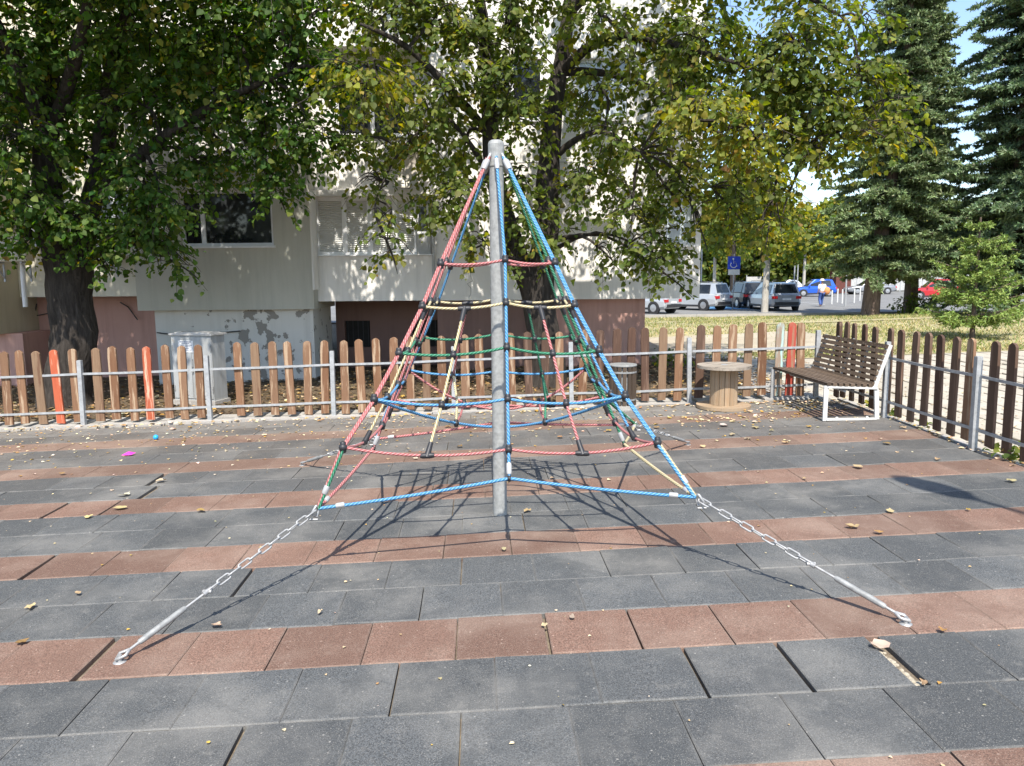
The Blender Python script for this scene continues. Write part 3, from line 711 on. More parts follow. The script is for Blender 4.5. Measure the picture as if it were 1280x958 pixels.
for c in range(4):
    sx, sy = DIR[c]; tp = topat(sx * .75, sy * .75); P = [corner_pt(c, k) for k in range(6)]; corner[c] = P
    tang = np.array([-sy, sx, 0.0]) / math.sqrt(2)
    for s, col in list(zip((-1, 1), edgecol[c]))[:2 if c < 2 else 1]:
        pts = [tp + tang * s * .007] + [p + tang * s * .010 for p in P[:5]]
        rope_obj(pts, col, .0098)
    pts = [P[4] + tang * .014, P[5] + tang * .004]
    rope_obj([P[4] - tang * .012, P[5] - tang * .01], lowcol[c][0], .0118); rope_obj(pts, lowcol[c][2], .0105)
    for k in range(5): knot(P[k], .031)
    d = (P[5] - P[4]) / np.linalg.norm(P[5] - P[4]); ferrule(P[5] - d * .17, P[5] - d * .11, .021)
    d = (P[0] - tp) / np.linalg.norm(P[0] - tp); ferrule(tp + d * .03, tp + d * .12, .024)
    b = MB(); b.tube([tp + d * .04, tp - d * .01, loc(sx * .045, sy * .045, 2.955)], .012, 8); obj('eyelet', b, M['galv'], net, True, True)
midcol = {0: 'blue', 1: 'green', 2: 'yellow', 3: 'red'}
for f in range(4):
    mx, my = midv[f]; tp = topat(mx, my); a, c2 = corner[f], corner[(f + 1) % 4]; m = [mid_pt(f, k) for k in range(6)]
    rope_obj([tp] + m[:6], midcol[f], .0118)
    d = (m[5] - m[4]) / np.linalg.norm(m[5] - m[4]); ferrule(m[5] - d * .11, m[5] - d * .03, .02)
    d = (m[0] - tp) / np.linalg.norm(m[0] - tp); ferrule(tp + d * .02, tp + d * .11, .02)
    for k in range(5): knot(m[k], .029)
    bc = {0: 'blue', 1: 'yellow', 2: 'red', 3: 'red'}[f]
    for s in (a[5], c2[5]):                                         # bottom rope, lifted by the middle rope
        rope_obj(sagcurve(s, m[5], .012, 6), bc, .012)
        d = (m[5] - s) / np.linalg.norm(m[5] - s); ferrule(s + d * .12, s + d * .18, .019)
    knot(m[5], .018)
    subs = [('yellow', 'red'), ('blue', 'green'), ('green', 'red'), ('red', 'yellow')][f]
    for side, (e, sc) in enumerate(zip((a, c2), subs)):
        curves = []
        for k in range(5):
            cv = sagcurve(e[k], m[k], .02 + .008 * k, 8); curves.append(cv)
            rope_obj(cv, ringcol[k], .0105)
        j = [curves[1][4], curves[2][4], curves[3][4], curves[4][4]]
        rope_obj([np.array(p) for p in j], sc, .0105)
        knot(j[1], .027); knot(j[2], .027)
        for P0, P1 in ((j[0], j[1]), (j[3], j[2])):
            P0, P1 = np.array(P0), np.array(P1); d = (P1 - P0) / np.linalg.norm(P1 - P0); al = np.array(m[1]) - np.array(e[1]); al = al / np.linalg.norm(al)
            b = MB(); b.tube([P0 - d * .012, P0 + d * .03, P0 + d * .10], [.024, .02, .0165], 10); b.tube([P0 - al * .05, P0 - al * .03, P0 + al * .03, P0 + al * .05], [.015, .02, .02, .015], 10); obj('tee_connector', b, M['black_rubber'], net, True, True)
# the slack inner ropes under the fourth ring
def inner(p, c_, q, col):
    p, c_, q = map(np.array, (p, c_, q)); pts = []
    for i in range(15):
        t_ = i / 14; k_ = 2 * c_ - .5 * (p + q); pts.append((1 - t_) ** 2 * p + 2 * t_ * (1 - t_) * k_ + t_ ** 2 * q)
    rope_obj(pts, col, .0115); return pts
ib = inner(corner[0][3], at(626, 534, 6.75), corner[1][3], 'blue'); ir = inner(corner[3][3], at(628, 512, 7.25), corner[2][3], 'red')
for i_, back, col in ((4, (3, 2), 'yellow'), (10, (2, 2), 'green')):
    e_ = np.array(corner[back[0]][3]); m_ = mid_pt(2, 3); top_ = e_ * .5 + m_ * .5 + np.array([0, 0, -.04])
    rope_obj([top_, (top_ + ib[i_]) / 2 + np.array([.02, .02, -.03]), ib[i_]], col, .0105); knot(ib[i_], .026)
    rope_obj([ib[i_], (ib[i_] + ir[i_]) / 2 - np.array([0, 0, .03]), ir[i_]], 'red', .0105); knot(ir[i_], .026)
# chains and turnbuckles
def link_mesh():
    mb = MB(); pts = []
    L, W2, R = .058, .017, .017
    for k in range(9): a = -PI / 2 + PI * k / 8; pts.append((L / 2 + R * math.cos(a) - .0, R * math.sin(a), 0))
    for k in range(9): a = PI / 2 + PI * k / 8; pts.append((-L / 2 + R * math.cos(a), R * math.sin(a), 0))
    pts.append(pts[0]); mb.tube(pts, .0062, 6, cap=False); return mb.mesh('chain_link', M['steel'], smooth=True)
LK = link_mesh()
for c in range(4):
    A = np.array([anch[c][0], anch[c][1], gz(*anch[c]) + .03]); P = corner[c][5]; dv = A - P; L = np.linalg.norm(dv); d = dv / L
    tb = .58; nl = max(4, int(round((L - tb - .04) / .080))); pitch = (L - tb - .03) / nl
    ch = bpy.data.objects.new('chain', None); C.objects.link(ch); ch.parent = net; ch.location = Vector(P) - Vector(net.location)
    X = Vector(d); Y = Vector((0, 0, 1)).cross(X).normalized(); Z = X.cross(Y)
    for i in range(nl):
        o = bpy.data.objects.new('chain_link', LK); C.objects.link(o); o.parent = ch
        roll = PI / 4 + (PI / 2 if i % 2 else 0) + random.gauss(0, .1)
        o.matrix_local = Matrix.Translation(Vector(d * (.03 + (i + .5) * pitch))) @ Matrix((X, Y, Z)).transposed().to_4x4() @ Matrix.Rotation(roll, 4, 'X')
    b = MB(); q = P + d * .02; b.tube([q + np.array([0, 0, .03]), q + d * .05, q + np.array([0, 0, -.05]), q - d * .03, q + np.array([0, 0, .03])], .009, 6); b.tube([q + d * .03 + np.array([-.03, 0, -.05]), q + d * .03 + np.array([.03, 0, -.05])], .009, 6); obj('shackle', b, M['steel'], net, True, True)
    S = A - d * tb
    b = MB(); b.tube([S - d * .03, S + d * .03], [.014, .018], 8); b.tube([S + d * .02, S + d * .17], .0075, 8); b.lathe(tuple(S + d * .0), [(.012, -.026), (.012, .026)], 8, axis='x'); obj('jaw', b, M['steel'], net, True, True)
    b = MB(); b.tube([S + d * .155, S + d * .165, S + d * .2, S + d * .42, S + d * .455, S + d * .465], [.012, .016, .018, .018, .016, .011], 12); obj('turnbuckle', b, M['galv_dull'], net, True, True)
    b = MB(); b.tube([S + d * .46, S + d * .54], .0085, 8); b.tube([A - d * .06, A - d * .02 + Vector(Y) * .028, A + d * .02, A - d * .02 - Vector(Y) * .028, A - d * .06], .010, 8); b.lathe((A[0], A[1], A[2] - .035), [(.035, 0), (.035, .008), (.02, .012)], 14); b.tube([A + np.array([0, 0, -.03]), A + np.array([0, 0, .012])], .012, 8); obj('ground_anchor', b, M['steel'], net, True, True)

# ------------------------------------------------------------------ bench
bench = thing('park_bench', (4.33, 10.6, gz(4.33, 10.6)), 'bench with dark slatted seat and white end frames in the corner', 'bench', rz=math.radians(3))
HL = .90
def lerp3(a, b, t): return tuple(a[i] + (b[i] - a[i]) * t for i in range(3))
for s in (-1, 1):
    y = s * (HL - .03); b = MB(); F = (-.35, y, .03); Rr = (.33, y, .03); SF = (-.37, y, .445); SB = (.16, y, .40); BT = (.46, y, .99)
    w_ = .055; t_ = .022
    b.bar((-.36, y, .0), (-.36, y, .455), w_, t_, up=(0, 1, 0)); b.bar((-.345, y, .016), (.315, y, .016), w_ - .002, t_); b.bar((.33, y, .0), (.30, y, .40), w_, t_, up=(0, 1, 0))
    b.bar((-.345, y, .44), (.31, y, .412), w_ - .004, t_); b.bar((.262, y, .395), (.45, y, .97), w_ + .002, t_, up=(0, 1, 0))
    for q in ((-.2, .03), (.2, .03)): b.lathe((q[0], y, q[1]), [(.018, 0), (.018, .012), (.008, .018)], 8)
    obj('end_frame', b, M['white_paint'] if s < 0 else M['galv'], bench)
for k in range(8):
    b = MB(); x = -.33 + k * .078; b.box((x, 0, .475 - k * .0035), (.052, 2 * HL - .02, .034)); obj('slat', b, M['slat'], bench)
for k in range(8):
    b = MB(); tt = .10 + k * .118; x = .262 + (.45 - .262) * tt - .035; z = .395 + (.97 - .395) * tt + .02
    b.box((0, 0, 0), (.03, 2 * HL - .02, .05), rot=Matrix.Rotation(math.radians(18), 3, 'Y')); o = obj('slat', b, M['slat'], bench); o.location = (x, 0, z)
for yy in (-.45, 0, .45):
    b = MB(); b.bar((-.35, yy, .452), (.24, yy, .425), .03, .008); b.bar((.245, yy, .44), (.42, yy, .98), .03, .008, up=(0, 1, 0)); obj('support_strip', b, M['galv'], bench)
b = MB(); b.tube([(-.1, -HL + .05, .38), (-.1, HL - .05, .38)], .018, 8); obj('cross_tube', b, M['galv'], bench)

# ------------------------------------------------------------------ cable spool used as a table
sp = thing('cable_spool', (3.06, 10.98, gz(3.06, 10.98)), 'wooden cable drum stood on end as a table by the fence', 'cable drum')
for nm, z in (('lower_disc', .024), ('tabletop', .60)):
    R_ = .385; dsk = bpy.data.objects.new(nm, None); C.objects.link(dsk); dsk.parent = sp; dsk.location = (0, 0, z); dsk.rotation_euler = (0, 0, .5)
    for k in range(6):
        y0, y1 = -R_ + k * 2 * R_ / 6 + .002, -R_ + (k + 1) * 2 * R_ / 6 - .002; poly = []
        for i in range(7): y = y0 + (y1 - y0) * i / 6; poly.append((math.sqrt(max(.0005, R_ * R_ - y * y)), y))
        for i in range(6, -1, -1): y = y0 + (y1 - y0) * i / 6; poly.append((-math.sqrt(max(.0005, R_ * R_ - y * y)), y))
        b = MB(); b.prism(poly, -.022 + random.uniform(0, .003), .022 + random.uniform(-.003, .003)); obj('plank', b, M['stave'] if nm == 'lower_disc' else M['spool_top'], dsk)
for k in range(16):
    a = 2 * PI * k / 16; b = MB(); b.box((.182, 0, .311), (.022, .0675, .528)); o = obj('stave', b, M['stave'], sp); o.rotation_euler = (0, 0, a)
b = MB(); b.lathe((0, 0, 0), [(.05, .623), (.05, .627)], 12); obj('axle_plate', b, M['galv'], sp)

# ------------------------------------------------------------------ litter bin
bn = thing('litter_bin', (1.62, 11.12, gz(1.62, 11.12)), 'round litter bin with dark wooden slats in front of the fence', 'litter bin')
b = MB(); b.lathe((0, 0, 0), [(.235, 0), (.24, .02), (.235, .07), (.2, .075)], 20); obj('base', b, M['concrete'], bn)
b = MB(); b.lathe((0, 0, 0), [(.155, .076), (.16, .62), (.15, .62), (.145, .09)], 20); obj('liner', b, M['galv'], bn)
for k in range(16):
    a = 2 * PI * k / 16; b = MB(); b.box((.185, 0, .36), (.022, .052, .56)); o = obj('slat', b, M['bin_slat'], bn); o.rotation_euler = (0, 0, a)
for z in (.16, .56):
    b = MB(); b.lathe((0, 0, z), [(.197, -.012), (.2, -.012), (.2, .012), (.197, .012)], 24); obj('hoop', b, M['galv_dull'], bn)
b = MB(); b.lathe((0, 0, 0), [(.16, .642), (.2, .642), (.205, .655), (.2, .668), (.16, .668)], 24); obj('rim', b, M['galv_dull'], bn)

# ------------------------------------------------------------------ street lamp out of frame on the right, whose shadow falls on the tiles
hz_ = 6.2; shadow = np.array([3.69, 6.72]); k_ = (hz_ - .09) / math.tan(SUN_EL)
Hd = np.array([shadow[0] + sd.x / math.cos(SUN_EL) * k_, shadow[1] + sd.y / math.cos(SUN_EL) * k_])
bx_, by_ = Hd[0] + .62, Hd[1] - 1.62
lamp = thing('street_lamp', (bx_, by_, gz(bx_, by_)), 'tall grey street lamp standing at the playground edge', 'street lamp')
b = MB(); b.tube([(0, 0, 0), (0, 0, .9), (0, 0, .92), (0, 0, 5.6)], [.085, .08, .06, .05], 12); obj('pole', b, M['galv'], lamp, smooth=True)
b = MB(); b.tube([(0, 0, 5.55), (-.06, .16, 5.95), (-.3, .8, 6.15), (-.48, 1.25, 6.19)], .03, 8); obj('arm', b, M['galv'], lamp, smooth=True)
b = MB(); b.tube([(-.42, 1.1, 6.19), (-.47, 1.24, 6.2), (-.58, 1.52, 6.21), (-.68, 1.78, 6.2), (-.72, 1.88, 6.19)], [.05, .13, .16, .11, .03], 12); obj('lamp_head', b, M['grey_panel'], lamp, smooth=True)

# ------------------------------------------------------------------ leaves and trees
def leaf_arrays(P, D, Nn, S, col):
    """heart-shaped leaves: base P, direction D, normal Nn, size S"""
    n = len(P); D = D / np.linalg.norm(D, axis=1, keepdims=True); Nn = Nn - D * (Nn * D).sum(1, keepdims=True); Nn /= np.linalg.norm(Nn, axis=1, keepdims=True) + 1e-9
    B = np.cross(Nn, D)
    shp = [(0, 0, 0), (.42, .18, .10), (.40, .58, .12), (0, 1, -.06), (-.40, .58, .12), (-.42, .18, .10)]
    V = np.empty((n, 6, 3))
    for k, (bx, dy, nz) in enumerate(shp): V[:, k] = P + S[:, None] * (B * bx + D * dy + Nn * nz)
    base = np.arange(n)[:, None] * 6
    F = np.concatenate([base + np.array([0, 1, 2, 3]), base + np.array([0, 3, 4, 5])])
    return V.reshape(-1, 3), F, np.repeat(col, 6, axis=0)
def palette(n, cols, wts, jit=.15):
    cols = np.array(cols); w_ = np.array(wts) / sum(wts); c = cols[rng.choice(len(cols), n, p=w_)]
    return np.clip(c * (1 + rng.normal(0, jit, (n, 1))) * (1 + rng.normal(0, .06, (n, 3))), .004, 1)
GREEN = [(.076, .112, .026), (.098, .138, .033), (.124, .16, .04), (.165, .19, .05)]
YEL = [(.24, .26, .045), (.36, .34, .06), (.42, .33, .065), (.22, .13, .05)]
DEEP = [(.040, .094, .02), (.058, .122, .025), (.08, .15, .031), (.125, .185, .045)]
def crown_leaves(blobs, dens, size, origin, twigs=None, green=GREEN):
    """blobs: (centre xyz, radii xyz, yellowness, density factor). Leafy drooping twigs fill each blob."""
    Ps, Ds, Ns, Ss, Cs = [], [], [], [], []
    for c, r, yel, df in blobs:
        c, r = np.array(c), np.array(r); nt_ = max(3, int(dens * df * (r[0] * r[1] * r[2]) ** (2 / 3.0) * 92))
        u = rng.normal(size=(nt_, 3)); u /= np.linalg.norm(u, axis=1, keepdims=True); rad = rng.random(nt_) ** .45
        T = c + u * rad[:, None] * np.maximum(r - .16, r * .6)
        out = u * .8 + np.array([0, 0, -.15]) + rng.normal(0, .35, (nt_, 3)); out[:, 2] = out[:, 2] * .6 - .18; out /= np.linalg.norm(out, axis=1, keepdims=True)
        m = 15
        s = np.linspace(0, 1, m)[None, :, None] * .42
        droop = np.zeros((nt_, m, 3)); droop[..., 2] = -(np.linspace(0, 1, m) ** 2) * .13
        side = np.cross(out, [0, 0, 1.0]); side /= np.linalg.norm(side, axis=1, keepdims=True) + 1e-6
        alt = np.where(np.arange(m) % 2 == 0, 1.0, -1.0)[None, :, None]
        P = T[:, None] + out[:, None] * s + droop + side[:, None] * alt * .03 + rng.normal(0, .035, (nt_, m, 3))
        D = out[:, None] * .45 + side[:, None] * alt * .75 + np.array([0, 0, -.62]) + rng.normal(0, .33, (nt_, m, 3))
        Nn = np.array([0, 0, .8]) + out[:, None] * .45 + rng.normal(0, .42, (nt_, m, 3))
        n = nt_ * m
        ytw = np.repeat(rng.random(nt_) < yel, m)
        lit = np.clip(np.repeat((T[:, 2] - c[2]) / (r[2] + .01), m), -1, 1)
        g_ = palette(n, green, [3, 4, 3, 1 + 2 * yel]); y_ = palette(n, YEL, [4, 4, 2, .45])
        mixm = ytw | (rng.random(n) < .008 + .05 * yel)
        tm = (np.where(mixm, rng.beta(1.6, 1.3, n), rng.beta(1, 14, n)))[:, None]; Cs.append(g_ * (1 - tm) + y_ * tm); Ps.append(P.reshape(-1, 3)); Ds.append(D.reshape(-1, 3)); Ns.append(Nn.reshape(-1, 3)); Ss.append(size * rng.uniform(.45, 1.35, n))
        if twigs is not None:
            for i in range(0, nt_, 2):
                twigs.tube([T[i] - out[i] * .25 + np.array([0, 0, .03]), T[i] + out[i] * .25, T[i] + out[i] * .5 + np.array([0, 0, -.12])], [.008, .005, .003], 3, cap=False)
    P, D, Nn, S, col = map(np.concatenate, (Ps, Ds, Ns, Ss, Cs))
    return leaf_arrays(P - np.array(origin), D, Nn, S, col)
def limb_nodes(limbs):
    out = []
    for pts, rad in limbs:
        for i in range(len(pts) - 1):
            for t_ in np.linspace(0, 1, 5): out.append((np.array(pts[i]) * (1 - t_) + np.array(pts[i + 1]) * t_, rad[i] * (1 - t_) + rad[i + 1] * t_))
    return out
def smooth_pts(pts, rad, n=4):
    pts = [np.array(p, float) for p in pts]; P, R = [], []
    for i in range(len(pts) - 1):
        p0, p1, p2, p3 = pts[max(0, i - 1)], pts[i], pts[i + 1], pts[min(len(pts) - 1, i + 2)]
        for k in range(n):
            t_ = k / n; P.append(.5 * (2 * p1 + (p2 - p0) * t_ + (2 * p0 - 5 * p1 + 4 * p2 - p3) * t_ ** 2 + (3 * p1 - p0 - 3 * p2 + p3) * t_ ** 3)); R.append(rad[i] * (1 - t_) + rad[i + 1] * t_)
    P.append(pts[-1]); R.append(rad[-1]); return P, R
def rough_tube(pts, rad, n=12, amp=.06):
    P, R = smooth_pts(pts, rad); b = MB(); b.tube(P, R, n)
    ph = random.uniform(0, 9)
    b.v = [tuple(np.array(v) + np.array([math.sin(v[2] * 7 + v[0] * 21 + ph), math.cos(v[2] * 6 + v[1] * 23 + ph), 0]) * amp * min(R[min(i // n, len(R) - 1)], .25)) for i, v in enumerate(b.v)]
    return b
def big_tree(name, label, base, trunk, limbs, blobs, dens, size, cat='tree', green=GREEN):
    t = thing(name, base, label, cat)
    obj('trunk', rough_tube(*trunk, 16, .10), M['bark'], t, True, True)
    for l in limbs: obj('branch', rough_tube(*l, 10), M['bark'], t, True, True)
    nodes = limb_nodes([trunk] + list(limbs)); tw = MB()
    nodes = [n_ for n_ in nodes if n_[0][2] > 2.2]
    for c, r, yel, df in blobs:
        c = np.array(c); near = min(nodes, key=lambda n_: np.linalg.norm(n_[0] - c) + max(0, n_[0][2] - c[2]) * .6 + random.uniform(0, .3))
        q = near[0]; mid = (q + c) / 2 + np.array([random.uniform(-.15, .15), random.uniform(-.15, .15), .18 * np.linalg.norm(q - c)])
        P, R = smooth_pts([q, mid, c, c + (c - mid) * .35 - np.array([0, 0, .1])], [min(near[1] * .55, .05), .028, .016, .006], 3); tw.tube(P, R, 6, cap=False)
        for k in range(4):
            e = c + np.array(r) * rng.normal(0, .5, 3); st = mid * .4 + c * .6
            P, R = smooth_pts([st, (st + e) / 2 + np.array([0, 0, .12]), e], [.016, .011, .005], 3); tw.tube(P, R, 4, cap=False)
    V, F, col = crown_leaves(blobs, dens, size, base, tw, green)
    obj('twigs', tw, M['bark'], t, True)['kind'] = 'stuff'
    obj('crown', npmesh('crown', V, F, M['leaf'], col), None, t)
    return t
def blob(px, py, rx, ry, Y, yel=.05, df=1, ry_d=None):
    c = at(px, py, Y); k = c[1] / FPX
    return (tuple(c), (rx * k, ry_d or min(.9, max(rx, ry) * k * .9), ry * k), yel, df)
# left linden
TB = np.array([-8.05, 13.7, gz(-8, 13.7) - .05])
def L_(px, py, Y=13.7): return at(px, py, Y)
trunkL = ([TB + np.array([-.02, 0, -.05]), TB + np.array([0, 0, .25]), L_(93, 430), L_(88, 370), L_(86, 325)], [.52, .42, .375, .36, .40])
limbsL = [([L_(80, 335), L_(62, 270, 13.6), L_(58, 190, 13.5), L_(60, 100, 13.4), L_(55, 0, 13.4), L_(40, -120, 13.4), L_(30, -260, 13.2)], [.3, .25, .21, .18, .15, .1, .04]),
          ([L_(95, 335), L_(112, 260, 13.9), L_(135, 170, 14.1), L_(150, 60, 14.2), L_(170, -60, 14.2), L_(190, -200, 14.0)], [.24, .19, .15, .12, .09, .03]),
          ([L_(62, 200, 13.5), L_(40, 120, 13.0), L_(0, 40, 12.4), L_(-50, -60, 12.0)], [.16, .13, .1, .04]),
          ([L_(112, 255, 13.9), L_(180, 190, 13.3), L_(270, 130, 12.8), L_(360, 90, 12.6)], [.13, .1, .07, .03]),
          ([L_(120, 225, 13.95), L_(128, 140, 13.4), L_(150, 40, 12.6), L_(200, -90, 11.8)], [.12, .10, .08, .03]),
          ([L_(58, 180, 13.5), L_(90, 90, 12.6), L_(120, -40, 11.6), L_(140, -160, 10.8)], [.12, .1, .08, .03])]
bl = []
for (px, py, rx, ry, Y, ye) in [(20, 60, 70, 60, 12.6, .06), (110, 30, 70, 55, 12.8, .05), (195, 40, 75, 55, 12.6, .06), (285, 40, 75, 55, 12.7, .05), (360, 60, 60, 45, 12.8, .08), (410, 95, 35, 30, 12.8, .06),
        (20, 170, 70, 65, 12.5, .06), (105, 190, 55, 55, 14.4, .0), (175, 130, 75, 60, 13.2, .02), (255, 120, 75, 55, 13.2, .03), (335, 130, 60, 45, 13.0, .06), (390, 170, 45, 38, 12.9, .06),
        (180, 225, 65, 55, 13.2, .02), (250, 205, 40, 40, 13.4, .02), (330, 190, 55, 38, 13.2, .05), (345, 240, 30, 26, 13.2, .06), (290, 195, 25, 18, 13.4, .03), (25, 250, 55, 45, 12.7, .04), (90, 275, 55, 40, 13.0, .03), (165, 290, 50, 35, 13.2, .02),
        (208, 308, 26, 20, 13.1, .02), (225, 332, 18, 12, 13.1, .0), (132, 335, 16, 16, 13.2, .02), (205, 260, 45, 30, 12.8, .03), (35, 300, 28, 12, 12.9, .03), (-50, 120, 60, 120, 12.8, .04), (-60, 280, 60, 60, 13.0, .04), (-120, 60, 70, 120, 13, .05),
        (60, -40, 90, 50, 12.8, .05), (220, -50, 90, 50, 12.8, .05), (360, -30, 60, 40, 12.9, .08), (130, 100, 70, 60, 14.6, 0), (240, 60, 80, 50, 14.8, 0), (40, 110, 70, 60, 14.6, 0)]:
    bl.append(blob(px, py, rx, ry, Y, ye))
for i in range(32):                                      # unseen crown above the frame, brought forward to shade the foliage below
    x = rng.uniform(-11.2, -2.9); y = rng.uniform(9.9, 14.4); z = rng.uniform(6.7, 9.4) - .05 * (x + 7.5) ** 2
    bl.append(((x, y, z), (1.2, 1.1, .7), .04, .6))
big_tree('linden_tree', 'dark green linden tree on the left with thick trunk behind the fence', TB, trunkL, limbsL, bl, 1.3, .098, green=DEEP)
# middle linden
TB2 = np.array([.66, 13.9, gz(.66, 13.9) - .05])
trunkM = ([TB2 + np.array([0, 0, -.05]), TB2 + np.array([0, 0, .2]), at(682, 430, 13.9), at(674, 375, 13.9), at(668, 345, 13.9)], [.40, .33, .29, .29, .33])
limbsM = [([at(660, 355, 13.9), at(640, 300, 13.8), at(620, 230, 13.7), at(612, 150, 13.7), at(608, 60, 13.6), at(590, -60, 13.4), at(570, -200, 13)], [.2, .19, .17, .15, .12, .08, .03]),
          ([at(674, 350, 13.9), at(682, 290, 13.9), at(685, 220, 14), at(693, 130, 14), at(706, 50, 14), at(720, -70, 14), at(730, -220, 13.8)], [.26, .235, .21, .16, .13, .09, .03]),
          ([at(695, 195, 13.9), at(720, 175, 13.6), at(755, 165, 13.2), at(800, 190, 12.8)], [.07, .055, .04, .02]),
          ([at(698, 95, 14), at(735, 60, 13.7), at(780, 45, 13.3), at(860, 60, 12.8), at(950, 90, 12.4)], [.1, .085, .07, .05, .02]),
          ([at(706, 90, 14), at(740, 90, 13.9), at(790, 100, 14), at(850, 130, 14.2), at(920, 180, 14), at(1000, 200, 13.6)], [.08, .065, .055, .05, .03, .015]),
          ([at(640, 40, 13.7), at(640, 0, 13.2), at(660, -80, 12), at(680, -160, 11)], [.12, .1, .08, .03]),
          ([at(614, 170, 13.7), at(570, 120, 13.3), at(510, 60, 12.8), at(450, 30, 12.5)], [.08, .07, .05, .02]),
          ([at(618, 230, 13.7), at(560, 150, 13.4), at(500, 190, 13), at(470, 250, 12.8)], [.05, .04, .025, .01]),
          ([at(705, 20, 14), at(800, -60, 13.5), at(920, -50, 13), at(1050, 20, 12.8)], [.11, .09, .07, .02])]
bm_ = []
for (px, py, rx, ry, Y, ye, df) in [(455, 95, 62, 38, 11.8, .65, 1.2), (440, 175, 45, 40, 12.8, .12, .8), (470, 225, 40, 25, 13, .1, .5), (485, 285, 26, 30, 12.6, .3, .55), (490, 318, 30, 14, 12.6, .25, .6), (470, 30, 60, 40, 13.2, .15, .7), (540, 30, 70, 45, 13, .08, .8),
        (555, 110, 65, 55, 12.9, .15, 1), (530, 180, 60, 50, 13.2, .12, .8), (565, 245, 48, 45, 13.1, .02, 1.2), (600, 60, 50, 50, 13, .06, .9), (640, 95, 50, 48, 13.0, .08, 1), (655, 150, 45, 45, 13.2, .06, .8), (648, 228, 30, 34, 13.2, .06, 1), (595, 310, 25, 30, 13.2, .3, .7), (660, 270, 42, 30, 13.2, .1, 1),
        (690, 300, 30, 30, 13.3, .12, .8), (640, 330, 20, 16, 13.3, .05, .8), (640, 20, 60, 40, 13, .05, 1), (745, 20, 50, 40, 13, .12, .9), (800, 50, 60, 50, 13, .1, 1), (750, 110, 50, 40, 13.4, .1, .8), (740, 225, 55, 40, 13.2, .1, .8), (770, 175, 50, 45, 13, .1, 1),
        (790, 270, 48, 35, 13, .03, .9), (815, 315, 50, 32, 12.9, .02, 1), (835, 345, 28, 14, 12.9, 0, .8), (760, 320, 20, 18, 13.1, 0, .6), (850, 110, 60, 55, 12.8, .15, 1), (880, 50, 70, 50, 12.9, .12, 1), (870, 200, 50, 42, 12.9, .15, 1), (845, 250, 40, 35, 13, .08, 1),
        (880, 135, 66, 28, 11.6, .95, 1.3), (940, 165, 54, 38, 11.5, .97, 1.3), (960, 90, 60, 50, 12.6, .15, 1), (945, 225, 58, 42, 12.7, .3, 1), (912, 258, 50, 28, 12.5, .45, .9), (962, 278, 40, 20, 12.4, .55, .9), (875, 284, 28, 16, 12.7, .35, .7), (985, 245, 28, 28, 12.7, .4, .8),  # front clumps: sunlight on the leaves painted as a high yellow share
        (1010, 50, 60, 50, 12.6, .15, 1.4), (1030, 130, 55, 50, 12.6, .15, 1.4), (1022, 185, 42, 32, 12.6, .3, 1.2), (1075, 90, 45, 45, 12.7, .2, 1.3), (985, 120, 60, 60, 13.6, .08, 1.2), (1010, 165, 45, 40, 13.4, .1, 1), (1090, 165, 38, 36, 12.2, .6, .9), (1110, 130, 40, 30, 12.4, .5, .7), (1130, 165, 30, 24, 12.2, .6, .6), (1080, 30, 45, 35, 12.8, .15, .6),
        (520, -40, 90, 40, 13, .1, .9), (700, -40, 90, 40, 12.9, .1, .9), (880, -40, 90, 40, 12.8, .15, .9), (1010, -30, 60, 40, 12.8, .15, .8), (700, 100, 40, 60, 15.2, 0, .7), (580, 190, 60, 60, 15.0, 0, .7), (860, 60, 70, 60, 15, .05, .8), (930, 140, 80, 70, 14.6, .05, .9), (810, 200, 70, 60, 15.2, 0, .7), (480, 120, 60, 60, 15, 0, .6)]:
    bm_.append(blob(px, py, rx, ry, Y, ye, df))
for i in range(16):  # unseen upper crown added for shade, kept back where sun should reach
    x = rng.uniform(-2.4, 5.6); y = rng.uniform(10.6 if -1 < x < 2 else 12.6, 15.2); z = rng.uniform(6.9, 10.0) - .05 * (x - 1.4) ** 2
    bm_.append(((x, y, z), (1.1, 1.0, .7), .15, .42))
big_tree('linden_tree', 'wide linden tree with two stems and yellowing leaves behind the pole', TB2, trunkM, limbsM, bm_, 1.0, .096)

